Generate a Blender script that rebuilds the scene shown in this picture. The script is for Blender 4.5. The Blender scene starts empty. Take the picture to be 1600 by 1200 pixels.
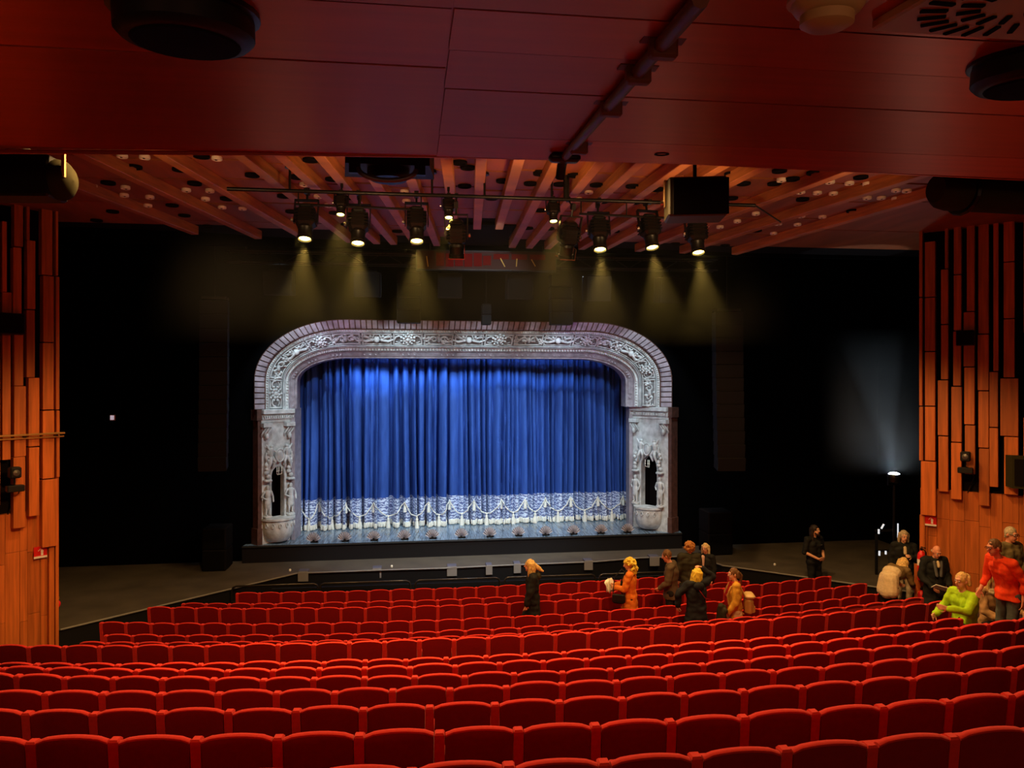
import bpy, bmesh, math, random
from mathutils import Vector, Matrix, noise
R = math.radians
rnd = random.Random(7)
scene = bpy.context.scene
col = scene.collection

# ------------------------------------------------------------------ camera
K = 0.86                      # metres per survey unit
F = 1150.0                    # focal length in pixels of the 1600 px frame
TH = R(7.0)                   # camera yaw against the hall axis
HOR = 592.0                   # horizon row
CZ = 5.40 * K + 0.82          # eye height above the floor of the front row
CT, ST = math.cos(TH), math.sin(TH)

cam_d = bpy.data.cameras.new('camera')
cam = bpy.data.objects.new('camera', cam_d)
col.objects.link(cam)
cam.location = (0, 0, CZ)
cam.rotation_euler = (R(90), 0, -TH)
cam_d.sensor_width = 36
cam_d.lens = F / 1600 * 36
cam_d.shift_y = (HOR - 600) / 1600
cam_d.clip_start = 0.05
cam_d.clip_end = 200
scene.camera = cam

# ------------------------------------------------------------------ world, exposure
w = bpy.data.worlds.new('world'); scene.world = w
w.use_nodes = True
w.node_tree.nodes['Background'].inputs[0].default_value = (0.010, 0.006, 0.008, 1)
w.node_tree.nodes['Background'].inputs[1].default_value = 0.04
vs = scene.view_settings
vs.view_transform = 'Standard'; vs.look = 'None'; vs.gamma = 1; vs.use_curve_mapping = False
vs.exposure = 0.0
scene.cycles.max_bounces = 6
scene.cycles.volume_bounces = 0
scene.cycles.sample_clamp_indirect = 4.0

# ------------------------------------------------------------------ lights
def aim(o, target):
    d = Vector(target) - o.location
    o.rotation_euler = d.to_track_quat('-Z', 'Y').to_euler()

def area(name, loc, target, size, power, color, size_y=None, spread=180):
    l = bpy.data.lights.new(name, 'AREA'); o = bpy.data.objects.new(name, l); col.objects.link(o)
    l.energy = power; l.color = color; l.size = size; l.spread = R(spread)
    if size_y: l.shape = 'RECTANGLE'; l.size_y = size_y
    o.location = loc; aim(o, target); return o

def spot(name, loc, target, angle, power, color, blend=0.3, radius=0.06):
    l = bpy.data.lights.new(name, 'SPOT'); o = bpy.data.objects.new(name, l); col.objects.link(o)
    l.energy = power; l.color = color; l.spot_size = R(angle); l.spot_blend = blend; l.shadow_soft_size = radius
    o.location = loc; aim(o, target); return o

WARM = (1.0, 0.58, 0.22)
COLD = (0.72, 0.88, 1.0)
# house downlights in the main ceiling, over the stalls
for hx, hy, pw in ((-3.4, 14.6, 260), (1.2, 14.8, 480), (6.2, 14.6, 520), (-3.0, 12.4, 520), (1.6, 12.4, 520), (6.4, 12.6, 860), (-2.8, 8.2, 620), (1.6, 8.0, 620), (5.8, 8.2, 640)):
    spot('house_light', (hx, hy, CZ + 2.80), (hx, hy - .3, 0), 125, pw, WARM, .5, .12)
# downlights in the balcony soffit over the rear rows
for hx, hy, pw in ((-3.8, 4.4, 120), (0.6, 4.4, 120), (4.8, 4.3, 24)):
    spot('soffit_light', (hx, hy, CZ + 1.30), (hx, hy + .5, 0), 140, pw, WARM, .6, .08)
# unseen lamps added to brighten the timber ceiling
for hx, pw in ((-2.9, 50), (-0.7, 115), (1.5, 140), (3.7, 115), (6.0, 50)):
    spot('ceiling_fill', (hx, 8.7, CZ + 1.9), (hx * .95 + .08, 13.0, CZ + 3.3), 100, pw, (1.0, .58, .24), .8, .15)
# added lamps behind the viewer, lifting the soffit and seat backs
for hx in (-3.5, 1.4, 6.0):
    spot('rear_fill', (hx, -2.7, CZ + .1), (hx, 6.0, CZ + .9), 120, 85, (1.0, .48, .26), .8, .2)
# wall washers for the timber walls
spot('wall_wash_left', (-2.6, 8.6, CZ + 0.9), (-7.0, 13.6, CZ - 2.8), 50, 800, (1.0, 0.52, 0.16), 1.0, 0.2)
spot('wall_wash_right', (5.6, 9.2, CZ + 0.9), (9.8, 13.0, CZ - 2.6), 54, 620, (1.0, 0.52, 0.16), 1.0, 0.2)
# lighting bar above the arch behind the black header, and front of house lights
for sx, tx in ((-3.4, -2.6), (-0.8, -0.4), (1.6, 1.8), (4.0, 3.6), (6.2, 5.6)):
    spot('stage_wash', (sx, 17.9, 8.15), (tx, 21.6, 2.0), 62, 560, (0.70, 0.87, 1.0), 0.35, 0.10)
for sx, tx, pw in ((1.0, 1.0, 480), (2.6, 0.4, 1800), (4.6, 3.6, 480)):
    spot('front_wash', (sx, 12.9, CZ + 2.8), (tx, 21.8, 1.5), 52, pw, (0.62, 0.82, 1.0), 0.6, 0.10)
for sx, tx, tz, an, pw in ((-2.4, -1.6, 5.8, 44, 600), (1.4, 1.4, 7.0, 40, 420), (5.2, 4.4, 5.8, 44, 600), (3.4, -3.9, 3.4, 24, 1250), (-.4, 6.6, 3.4, 24, 1250)):
    spot('arch_wash', (sx, 13.2, CZ + 2.8), (tx, 20.3, tz), an, pw, (0.86, 0.95, 1.0), 0.7, 0.10)
spot('purple_wash_left', (-2.2, 17.0, CZ + 2.2), (-2.4, 20.2, 6.9), 40, 90, (0.55, 0.2, 1.0), 0.9, 0.1)
spot('purple_wash_right', (5.0, 17.0, CZ + 2.2), (4.6, 20.2, 6.9), 46, 90, (0.45, 0.2, 1.0), 0.9, 0.1)
# cold batten over the stage floor behind the arch
area('stage_batten', (1.4, 20.9, 6.3), (1.4, 21.6, 1.0), 7.0, 950, (0.36, 0.66, 1.0), 0.3, 110)

# ------------------------------------------------------------------ pixel survey helpers
def ray(px, py):
    u = (px - 800) / F; v = (HOR - py) / F
    return Vector((u * CT + ST, -u * ST + CT, v))
O = Vector((0, 0, CZ))
def at_d(px, py, zs):                 # zs: depth along the lens axis in survey units
    return O + ray(px, py) * (zs * K)
def at_y(px, py, y):
    d = ray(px, py); return O + d * (y / d.y)
def at_z(px, py, z):
    d = ray(px, py); return O + d * ((z - CZ) / d.z)

# ------------------------------------------------------------------ mesh builder
class MB:
    def __init__(s): s.v = []; s.f = []
    def add(s, verts, faces, M=None):
        n = len(s.v)
        s.v += [tuple(M @ Vector(p)) for p in verts] if M is not None else [tuple(p) for p in verts]
        s.f += [tuple(i + n for i in f) for f in faces]
        return s
    def box(s, c, d, M=None, rz=0, bev=0.0):
        x, y, z = d[0] / 2, d[1] / 2, d[2] / 2
        T = Matrix.Translation(c) @ Matrix.Rotation(rz, 4, 'Z')
        if M is not None: T = M @ T
        if bev <= 0:
            vv = [(a * x, b * y, e * z) for a in (-1, 1) for b in (-1, 1) for e in (-1, 1)]
            ff = [(0, 1, 3, 2), (4, 6, 7, 5), (0, 4, 5, 1), (2, 3, 7, 6), (0, 2, 6, 4), (1, 5, 7, 3)]
            return s.add(vv, ff, T)
        b = min(bev, x * .9, y * .9, z * .9)
        # chamfered box: profile rings in z
        vv = []
        for zz, ins in ((-z, b), (-z + b, 0), (z - b, 0), (z, b)):
            X, Y = x - ins, y - ins
            c2 = b if ins == 0 else b * .5
            vv += [(-X + c2, -Y, zz), (X - c2, -Y, zz), (X, -Y + c2, zz), (X, Y - c2, zz), (X - c2, Y, zz), (-X + c2, Y, zz), (-X, Y - c2, zz), (-X, -Y + c2, zz)]
        ff = [tuple(range(7, -1, -1)), tuple(range(24, 32))]
        for r_ in range(3):
            for i in range(8):
                j = (i + 1) % 8
                ff.append((r_ * 8 + i, r_ * 8 + j, r_ * 8 + 8 + j, r_ * 8 + 8 + i))
        return s.add(vv, ff, T)
    def prism(s, poly, z0, z1, M=None):
        n = len(poly)
        vv = [(p[0], p[1], z0) for p in poly] + [(p[0], p[1], z1) for p in poly]
        ff = [tuple(range(n - 1, -1, -1)), tuple(range(n, 2 * n))] + [(i, (i + 1) % n, n + (i + 1) % n, n + i) for i in range(n)]
        return s.add(vv, ff, M)
    def tube(s, pts, r, seg=8, caps=True):
        pts = [Vector(p) for p in pts]; n = len(pts)
        rr = r if isinstance(r, (list, tuple)) else [r] * n
        vv = []; up = None
        for i, p in enumerate(pts):
            t = (pts[min(i + 1, n - 1)] - pts[max(i - 1, 0)])
            if t.length < 1e-9: t = Vector((0, 0, 1))
            t.normalize()
            if up is None or abs(up.dot(t)) > .95:
                up = Vector((0, 0, 1)) if abs(t.z) < .9 else Vector((1, 0, 0))
            a = t.cross(up).normalized(); b = a.cross(t).normalized(); up = b
            for k in range(seg):
                q = 2 * math.pi * k / seg
                vv.append(p + (a * math.cos(q) + b * math.sin(q)) * rr[i])
        ff = []
        for i in range(n - 1):
            for k in range(seg):
                l = (k + 1) % seg
                ff.append((i * seg + k, i * seg + l, (i + 1) * seg + l, (i + 1) * seg + k))
        if caps: ff += [tuple(range(seg - 1, -1, -1)), tuple(range((n - 1) * seg, n * seg))]
        return s.add(vv, ff)
    def lathe(s, prof, M=None, seg=16, a0=0.0, a1=2 * math.pi):
        full = abs(a1 - a0 - 2 * math.pi) < 1e-6
        m = seg if full else seg + 1
        vv = []
        for (r_, z) in prof:
            for k in range(m):
                q = a0 + (a1 - a0) * k / seg
                vv.append((r_ * math.cos(q), r_ * math.sin(q), z))
        ff = []
        for i in range(len(prof) - 1):
            for k in range(seg):
                l = (k + 1) % m
                ff.append((i * m + k, i * m + l, (i + 1) * m + l, (i + 1) * m + k))
        if full:
            if prof[0][0] > 1e-6: ff.append(tuple(range(m - 1, -1, -1)))
            if prof[-1][0] > 1e-6: ff.append(tuple(range((len(prof) - 1) * m, len(prof) * m)))
        return s.add(vv, ff, M)
    def ball(s, c, r, seg=10, rings=7, M=None):
        if not isinstance(r, (tuple, list, Vector)): r = (r, r, r)
        vv = [(0, 0, -r[2])]; ff = []
        for i in range(1, rings):
            a = -math.pi / 2 + math.pi * i / rings
            for k in range(seg):
                q = 2 * math.pi * k / seg
                vv.append((r[0] * math.cos(a) * math.cos(q), r[1] * math.cos(a) * math.sin(q), r[2] * math.sin(a)))
        vv.append((0, 0, r[2])); last = len(vv) - 1
        for k in range(seg): ff.append((0, 1 + (k + 1) % seg, 1 + k))
        for i in range(rings - 2):
            for k in range(seg):
                l = (k + 1) % seg
                ff.append((1 + i * seg + k, 1 + i * seg + l, 1 + (i + 1) * seg + l, 1 + (i + 1) * seg + k))
        b = 1 + (rings - 2) * seg
        for k in range(seg): ff.append((b + k, b + (k + 1) % seg, last))
        T = Matrix.Translation(c)
        if M is not None: T = M @ T
        return s.add(vv, ff, T)
    def cap(s, p, q, r1, r2, seg=10, h=3):         # rounded cone
        p, q = Vector(p), Vector(q); t = q - p; L = t.length
        if L < 1e-6: return s.ball(p, r1)
        t.normalize()
        pts = []; rr = []
        for i in range(h):
            a = math.pi / 2 * (1 - i / h); pts.append(p - t * r1 * math.sin(a)); rr.append(max(r1 * math.cos(a), .0015))
        pts += [p, q]; rr += [r1, r2]
        for i in range(1, h + 1):
            a = math.pi / 2 * i / h; pts.append(q + t * r2 * math.sin(a)); rr.append(max(r2 * math.cos(a), .0015))
        return s.tube(pts, rr, seg)
    def chain(s, pts, rr):
        for i in range(len(pts) - 1): s.cap(pts[i], pts[i + 1], rr[i], rr[i + 1])
        return s
    def grid(s, fn, nu, nv):
        vv = [fn(i / nu, j / nv) for j in range(nv + 1) for i in range(nu + 1)]
        ff = [(j * (nu + 1) + i, j * (nu + 1) + i + 1, (j + 1) * (nu + 1) + i + 1, (j + 1) * (nu + 1) + i) for j in range(nv) for i in range(nu)]
        return s.add(vv, ff)
    def mesh(s, name, m, smooth=False):
        me = bpy.data.meshes.new(name)
        me.from_pydata([tuple(p) for p in s.v], [], s.f)
        if m: me.materials.append(m)
        if smooth:
            me.shade_smooth()
            try: me.set_sharp_from_angle(angle=R(smooth if smooth > 1 else 50))
            except Exception: pass
        me.update(); return me
    def build(s, name, m, parent=None, smooth=False):
        return link(name, s.mesh(name, m, smooth), parent)

def link(name, me, parent=None):
    o = bpy.data.objects.new(name, me); col.objects.link(o)
    if parent is not None: o.parent = parent
    return o
def empty(name, loc=(0, 0, 0), rz=0):
    o = bpy.data.objects.new(name, None); col.objects.link(o); o.empty_display_size = .1
    o.location = loc; o.rotation_euler = (0, 0, rz); return o
def tag(o, label=None, cat=None, group=None, kind=None):
    if label: o['label'] = label
    if cat: o['category'] = cat
    if group: o['group'] = group
    if kind: o['kind'] = kind
    return o
def ordinal(n):
    t = ['', 'first', 'second', 'third', 'fourth', 'fifth', 'sixth', 'seventh', 'eighth', 'ninth', 'tenth', 'eleventh', 'twelfth', 'thirteenth',
         'fourteenth', 'fifteenth', 'sixteenth', 'seventeenth', 'eighteenth', 'nineteenth']
    if n < 20: return t[n]
    tens = {2: ('twenty', 'twentieth'), 3: ('thirty', 'thirtieth'), 4: ('forty', 'fortieth')}[n // 10]
    return tens[1] if n % 10 == 0 else tens[0] + '-' + t[n % 10]

# ------------------------------------------------------------------ materials
def mat(name, color, rough=.6, metal=0., spec=.5, emit=None, estr=0., noise_amt=0., nscale=8., bump=0., bscale=60., stretch=(1, 1, 1), sheen=0., coat=0.):
    m = bpy.data.materials.new(name); m.use_nodes = True
    nt = m.node_tree; b = nt.nodes['Principled BSDF']
    b.inputs['Base Color'].default_value = (*color, 1); b.inputs['Roughness'].default_value = rough
    b.inputs['Metallic'].default_value = metal; b.inputs['Specular IOR Level'].default_value = spec
    if sheen: b.inputs['Sheen Weight'].default_value = sheen
    if coat: b.inputs['Coat Weight'].default_value = coat; b.inputs['Coat Roughness'].default_value = .15
    if emit: b.inputs['Emission Color'].default_value = (*emit, 1); b.inputs['Emission Strength'].default_value = estr
    if noise_amt or bump:
        tc = nt.nodes.new('ShaderNodeTexCoord'); mp = nt.nodes.new('ShaderNodeMapping')
        mp.inputs['Scale'].default_value = stretch
        nt.links.new(tc.outputs['Object'], mp.inputs[0])
    if noise_amt:
        n = nt.nodes.new('ShaderNodeTexNoise'); n.inputs['Scale'].default_value = nscale; n.inputs['Detail'].default_value = 5
        nt.links.new(mp.outputs[0], n.inputs['Vector'])
        rp = nt.nodes.new('ShaderNodeValToRGB')
        a, c = 1 - noise_amt, 1 + noise_amt
        rp.color_ramp.elements[0].color = (*[min(x * a, 1) for x in color], 1); rp.color_ramp.elements[0].position = .3
        rp.color_ramp.elements[1].color = (*[min(x * c, 1) for x in color], 1); rp.color_ramp.elements[1].position = .7
        nt.links.new(n.outputs[0], rp.inputs[0]); nt.links.new(rp.outputs[0], b.inputs['Base Color'])
    if bump:
        n2 = nt.nodes.new('ShaderNodeTexNoise'); n2.inputs['Scale'].default_value = bscale; n2.inputs['Detail'].default_value = 3
        nt.links.new(mp.outputs[0], n2.inputs['Vector'])
        bp = nt.nodes.new('ShaderNodeBump'); bp.inputs['Strength'].default_value = bump; bp.inputs['Distance'].default_value = .01
        nt.links.new(n2.outputs[0], bp.inputs['Height']); nt.links.new(bp.outputs[0], b.inputs['Normal'])
    return m

def wood(name, color, rough, stretch, amt=.28, scale=3., coat=0.):
    m = mat(name, color, rough, noise_amt=amt, nscale=scale, stretch=stretch, coat=coat)
    nt = m.node_tree; oi = nt.nodes.new('ShaderNodeObjectInfo')
    b = nt.nodes['Principled BSDF']
    rp = [n for n in nt.nodes if n.type == 'VALTORGB'][0]
    hs = nt.nodes.new('ShaderNodeHueSaturation')
    mr = nt.nodes.new('ShaderNodeMapRange'); mr.inputs['To Min'].default_value = .82; mr.inputs['To Max'].default_value = 1.18
    nt.links.new(oi.outputs['Random'], mr.inputs[0]); nt.links.new(mr.outputs[0], hs.inputs['Value'])
    nt.links.new(rp.outputs[0], hs.inputs['Color']); nt.links.new(hs.outputs[0], b.inputs['Base Color'])
    return m

M = {}
M['black'] = mat('black_drape', (.0012, .0012, .0014), .95, spec=.03)
M['blackp'] = mat('black_paint', (.008, .008, .0085), .5, spec=.25)
M['blackm'] = mat('black_metal', (.005, .0045, .004), .38, metal=.4)
M['grey'] = mat('grey_metal', (.12, .12, .12), .35, metal=.7)
M['chrome'] = mat('chrome', (.6, .6, .58), .2, metal=1)
M['wood_wall'] = wood('timber_cladding', (.50, .125, .022), .42, (6, 6, .35))
M['wood_beam'] = wood('timber_beam', (.46, .16, .05), .5, (.6, .6, 6))
M['wood_ceil'] = wood('timber_ceiling', (.27, .068, .016), .55, (1.2, .2, 6))
M['wood_soffit'] = wood('varnished_soffit', (.37, .020, .004), .33, (.35, 5, 5), amt=.22, scale=2.2)
M['seatred'] = mat('red_velour', (.66, .020, .010), .75, spec=.2, noise_amt=.08, nscale=40, sheen=.15)
M['seatpanel'] = mat('dark_red_back', (.235, .0028, .0028), .6, spec=.25, noise_amt=.05, nscale=30)
M['carpet'] = mat('dark_carpet', (.035, .010, .008), .95, noise_amt=.2, nscale=20)
M['apron'] = mat('apron_floor', (.085, .070, .050), .6, noise_amt=.25, nscale=1.6)
M['plank'] = wood('stage_plank', (.15, .22, .29), .22, (9, .6, 1), amt=.6, scale=4)
M['plaster'] = mat('grey_plaster', (.60, .645, .64), .55, noise_amt=.30, nscale=6, bump=.4, bscale=40)
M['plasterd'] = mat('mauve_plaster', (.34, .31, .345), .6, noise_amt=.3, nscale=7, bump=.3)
M['brown'] = mat('brown_marble', (.10, .045, .032), .5, noise_amt=.4, nscale=8)
M['brick'] = mat('voussoir', (.44, .40, .45), .65, noise_amt=.35, nscale=4)
M['curtain'] = mat('blue_velvet', (.040, .098, .36), .9, spec=.08, noise_amt=.14, nscale=14, stretch=(1, 1, .15))
M['ivory'] = mat('ivory_cord', (.88, .87, .74), .7)
M['lamp'] = mat('amber_lens', (1, .8, .4), .3, emit=(1.0, .70, .14), estr=22)
M['lampw'] = mat('white_lens', (1, .95, .9), .3, emit=(.75, .9, 1.0), estr=150)
M['white'] = mat('white_enamel', (.86, .78, .70), .4)
M['cream'] = mat('cream_plastic', (.58, .36, .15), .5)
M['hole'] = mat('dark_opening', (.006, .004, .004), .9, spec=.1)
M['screen'] = mat('screen_red_reflection', (.035, .010, .008), .6, spec=.12)  # red reflected by the black screen, put into its colour
M['red'] = mat('signal_red', (.65, .012, .012), .35)
M['signw'] = mat('sign_white', (.8, .75, .7), .5)
M['brass'] = mat('brass', (.55, .36, .12), .35, metal=.8)
M['greyflap'] = mat('grey_flap', (.22, .21, .19), .7)

def spec_tint(m, c, spec):
    b = m.node_tree.nodes['Principled BSDF']; b.inputs['Specular Tint'].default_value = (*c, 1); b.inputs['Specular IOR Level'].default_value = spec
for n_ in M['wood_soffit'].node_tree.nodes:
    if n_.type == 'MAP_RANGE': n_.inputs['To Min'].default_value = .68; n_.inputs['To Max'].default_value = 1.32
# tinted varnish: the gloss of the soffit takes the colour of the red lacquer
nt_ = M['wood_soffit'].node_tree; pb_ = nt_.nodes['Principled BSDF']; pb_.inputs['Specular IOR Level'].default_value = 0
gl_ = nt_.nodes.new('ShaderNodeBsdfGlossy'); gl_.inputs['Color'].default_value = (.80, .27, .17, 1); gl_.inputs['Roughness'].default_value = .34
mx_ = nt_.nodes.new('ShaderNodeMixShader'); mx_.inputs[0].default_value = .54
nt_.links.new(pb_.outputs[0], mx_.inputs[1]); nt_.links.new(gl_.outputs[0], mx_.inputs[2]); nt_.links.new(mx_.outputs[0], nt_.nodes['Material Output'].inputs['Surface'])
M['blackg'] = mat('black_grille', (.006, .006, .006), .8, spec=.04)
M['conduit'] = mat('brown_conduit', (.13, .030, .012), .5)

# ================================================================== seating survey
ROW_Y = [19.18, 18.0, 17.06, 15.96, 14.97, 14.08, 11.87, 10.2, 9.13, 8.19, 7.18, 6.23, 5.15, 4.19]
ROW_R = [54, 45, 36, 36, 38, 44, 48, 42, 36, 31, 36, 40, 39, 39]
ROW_V = [.32, .7, 1.03, .6, .6, .65, .7, 1.1, 1.5, 1.79, 1.8, 1.85, 1.8, 1.8]
ROW_H = [5.40, 5.34, 5.20, 5.17, 5.07, 4.88, 4.14, 3.81, 3.50, 3.26, 2.97, 2.72, 2.42, 2.17]   # seat tops below the eye
ROW_DIV = [710.8, 719, 684.5, 682.5, 684.5, 678, 655.5, 697, 711, 726, 703, 773, 687, 794]       # one seat joint per row
ROW_L = [375, 301, 243, 172, 162, 108, -50, -60, -70, -80, -100, -110, -130, -160]
ROW_E = [1133, 1180, 1291, 1360, 1389, 1452, 1497, 1506, 1640, 1660, 1690, 1720, 1740, 1780]
SEAT_H = 0.82
PITCH = 0.55 * K
ROW_Z = [CZ - h * K - SEAT_H for h in ROW_H]
def row_y(i, x): return ROW_Y[i] * K + (x - ROW_V[i] * K) ** 2 / (2 * ROW_R[i] * K)
def ray_row(px, i):
    d = ray(px, 0); a, b = .5, 40.
    for _ in range(60):
        m = (a + b) / 2
        if m * d.y < row_y(i, m * d.x): a = m
        else: b = m
    return a * d.x, a * d.y

Z_AP = CZ - 5.575 * K         # apron
Z_ST = CZ - 5.06 * K          # stage deck
ZC = CZ + 3.5 * K             # main ceiling
XS = [-10 + 22 * i / 44 for i in range(45)]

# ------------------------------------------------------------------ raked floor
fl = MB()
for i in range(14):
    back = [(x, row_y(i, x) - .10) for x in XS]
    if i == 0: front = [(x, 18.6) for x in XS]
    else: front = [(x, row_y(i - 1, x) - .10) for x in XS]
    fl.prism(back + front[::-1], ROW_Z[i] - .5, ROW_Z[i])
prev = [(x, row_y(13, x) - .10) for x in XS]
for k, (dy, zz) in enumerate(((.85, .26), (1.7, .52), (8.0, .82))):
    back = [(x, row_y(13, x) - .10 - dy) for x in XS]
    fl.prism(back + prev[::-1], ROW_Z[13] + zz - 1.0, ROW_Z[13] + zz)
    prev = back
tag(fl.build('floor', M['carpet']), 'dark carpeted raked floor under the red seats', kind='structure')

# ------------------------------------------------------------------ apron, stage deck
pts = [at_z(*p, Z_AP) for p in ((94, 983), (464, 895), (599, 890), (699, 887), (780, 883), (931, 877), (1000, 871), (1088, 868), (1129, 883), (1258, 901))]
e = pts[-1] + (pts[-1] - pts[-2]) * 1.6
pts = [p.xy for p in pts] + [e.xy]
l0 = pts[0] + (pts[0] - pts[1]) * .3
poly = [l0] + pts + [(13.5, pts[-1].y), (13.5, 21.5), (-10.5, 21.5), (-10.5, l0.y)]
ap = MB().prism([tuple(p) for p in poly], Z_AP - .025, Z_AP)
ab = MB().prism([(p[0], p[1] + .03) for p in poly[:-4]] + [tuple(p) for p in poly[-4:]], -.3, Z_AP - .025)
tag(ab.build('trim_5', M['blackp']), 'black front face below the apron edge', kind='structure')
tag(ap.build('apron_floor', M['apron']), 'low dark stage apron in front of the raised set', kind='structure')
EDGE = pts
tr = MB()
tr.tube([(p.x, p.y, Z_AP - .012) for p in EDGE], .02, 6)
tag(tr.build('trim_1', M['greyflap']), 'worn pale nosing along the apron edge', kind='structure')

SE_L, SE_R = at_z(400, 853, Z_ST), at_z(1047, 833, Z_ST)
sdir = (SE_R - SE_L).xy.normalized()
def stage_edge_y(x): return SE_L.y + (x - SE_L.x) * sdir.y / sdir.x
deck = MB()
x0, x1 = SE_L.x - .35, SE_R.x + .35
deck.prism([(x0, stage_edge_y(x0)), (x1, stage_edge_y(x1)), (x1, 24.5), (x0, 24.5)], .0, Z_ST - .03)
dk = tag(deck.build('stage_floor', M['blackp']), 'raised stage deck with a black front fascia', kind='structure')
pw = .24; n = int((x1 - x0) / pw)
for i in range(n):
    a = x0 + i * (x1 - x0) / n + .003; b = x0 + (i + 1) * (x1 - x0) / n - .003
    zz = Z_ST + rnd.uniform(-.002, .002)
    # boards laid on the slant, as on the photographed deck
    sk = .55
    q = MB().prism([(a, stage_edge_y(a) + .02), (b, stage_edge_y(b) + .02), (b + sk, 24.4), (a + sk, 24.4)], Z_ST - .03, zz)
    q.build('plank', M['plank'], dk)
lip = MB()
lip.tube([(x0, stage_edge_y(x0), Z_ST - .03), (x1, stage_edge_y(x1), Z_ST - .03)], .035, 8)
tag(lip.build('trim_2', M['blackp']), 'black rounded nosing of the stage front', kind='structure')

# ------------------------------------------------------------------ main ceiling
CE = [at_z(px, py, ZC) for px, py in ((60, 355), (300, 364), (400, 371), (545, 378), (680, 383), (800, 386), (946, 389), (1070, 394), (1155, 397), (1330, 402))]
ce = MB()
fx = [(-9.5, CE[0].y)] + [(p.x, p.y) for p in CE] + [(12.5, CE[-1].y)]
ce.prism(fx + [(12.5, 4.8), (-9.5, 4.8)], ZC + .03, ZC + .25)
ceil = tag(ce.build('ceiling', M['hole']), 'timber ceiling with radiating beams above the stalls', kind='structure')
beams = [((115, 295), (300, 365)), ((130, 245), (400, 372)), ((240, 238), (472, 372)), ((372, 243), (545, 378)), ((440, 247), (587, 380)), ((500, 247), (614, 381)),
         ((561, 247), (648, 382)), ((628, 247), (682, 383)), ((697, 247), (713, 384)), ((752, 247), (744, 385)), ((812, 247), (772, 385)), ((875, 247), (801, 386)), ((945, 247), (828, 387)), ((1007, 250), (857, 388)),
         ((1080, 252), (886, 388)), ((1140, 256), (911, 389)), ((1207, 256), (946, 390)), ((1325, 270), (1000, 392)), ((1415, 285), (1070, 395)), ((1400, 325), (1152, 397))]
lines = []
for (a, b) in beams:
    A, B = at_z(*a, ZC - .17), at_z(*b, ZC - .17)
    A.z = B.z = ZC
    d = (B - A); d.z = 0; d.normalize()
    A = A + d * ((4.9 - A.y) / d.y) if d.y > .2 else A
    lines.append((A, B + d * .12, d))
for j, (A, B, d) in enumerate(lines):
    if j in (8, 9, 10): B = B - d * 1.9
    nrm = Vector((-d.y, d.x, 0)); L = (B - A).length
    Mx = Matrix(((nrm.x, d.x, 0, A.x), (nrm.y, d.y, 0, A.y), (0, 0, 1, ZC), (0, 0, 0, 1)))
    bm = MB().box((0, L / 2, -.085), (.15, L, .17), Mx, bev=.008)
    bm.build('beam', M['wood_beam'], ceil)
def on_line(l, y):
    A, B, d = l; return A + d * ((y - A.y) / d.y)
for j in range(len(lines) - 1):
    la, lb = lines[j], lines[j + 1]
    yend = min(la[1].y, lb[1].y) - .15
    ys = [5.0, 7.6, 9.2, 10.5 + .12 * (j % 2), 11.7 - .1 * (j % 3), 13.0 + .15 * (j % 2), 14.6, yend]
    if j in (8, 9): ys = ys[:6] + [yend - 1.9]
    for y0, y1 in zip(ys, ys[1:]):
        if y1 - y0 < .25: continue
        c = [on_line(la, y0 + .035), on_line(lb, y0 + .035), on_line(lb, y1 - .035), on_line(la, y1 - .035)]
        if abs(c[1].x - c[0].x) > 6: continue
        dz = rnd.uniform(-.006, .006)
        MB().prism([(c[0].x + .01, c[0].y), (c[1].x - .01, c[1].y), (c[2].x - .01, c[2].y), (c[3].x + .01, c[3].y)], ZC - .003 + dz, ZC + .03).build('panel', M['wood_ceil'], ceil)
for (pa, pb, pc, pd) in (((-9.3, 5.0), (lines[0][0].x - .1, 5.0), (lines[0][1].x, lines[0][1].y - .1), (-9.3, lines[0][1].y - .1)), ((lines[-1][0].x + .1, 5.0), (12.3, 5.0), (12.3, lines[-1][1].y - .2), (lines[-1][1].x, lines[-1][1].y - .2))):
    lo_, hi_ = pa[1], pc[1]
    cuts_ = [lo_, lo_ + (hi_ - lo_) * .35, lo_ + (hi_ - lo_) * .6, lo_ + (hi_ - lo_) * .82, hi_]
    for y0, y1 in zip(cuts_, cuts_[1:]):
        q0, q1 = (y0 - lo_) / (hi_ - lo_), (y1 - lo_) / (hi_ - lo_)
        L_ = lambda q: pa[0] + (pd[0] - pa[0]) * q
        R_ = lambda q: pb[0] + (pc[0] - pb[0]) * q
        MB().prism([(L_(q0), y0 + .02), (R_(q0), y0 + .02), (R_(q1), y1 - .02), (L_(q1), y1 - .02)], ZC - .003, ZC + .03).build('panel', M['wood_ceil'], ceil)
# recessed hatch between the middle beams
c0, c1 = at_z(722, 338, ZC), at_z(792, 384, ZC)
MB().box(((c0.x + c1.x) / 2, (c0.y + c1.y) / 2 + .2, ZC - .01), (1.0, 2.2, .05)).build('hatch', M['hole'], ceil)
holes = [(210, 259), (281, 263), (304, 285), (169, 284), (354, 309), (269, 319), (288, 335), (176, 329), (151, 343), (219, 351), (325, 352), (315, 242), (394, 272), (485, 248), (464, 275), (443, 305), (519, 278), (455, 329),
         (546, 307), (541, 349), (523, 331), (621, 360), (718, 252), (726, 289), (731, 260), (786, 281), (768, 308), (829, 285), (844, 269), (845, 327), (825, 355), (858, 356), (875, 286), (932, 287), (942, 313), (988, 289), (990, 315), (898, 272), (896, 355), (960, 360),
         (1028, 294), (1143, 270), (1143, 308), (1055, 380), (1133, 382), (1119, 281), (1162, 285), (1210, 285), (1238, 278), (1254, 310), (1278, 324), (1345, 275), (1332, 328), (1218, 265), (1272, 268), (1182, 359)]
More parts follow.
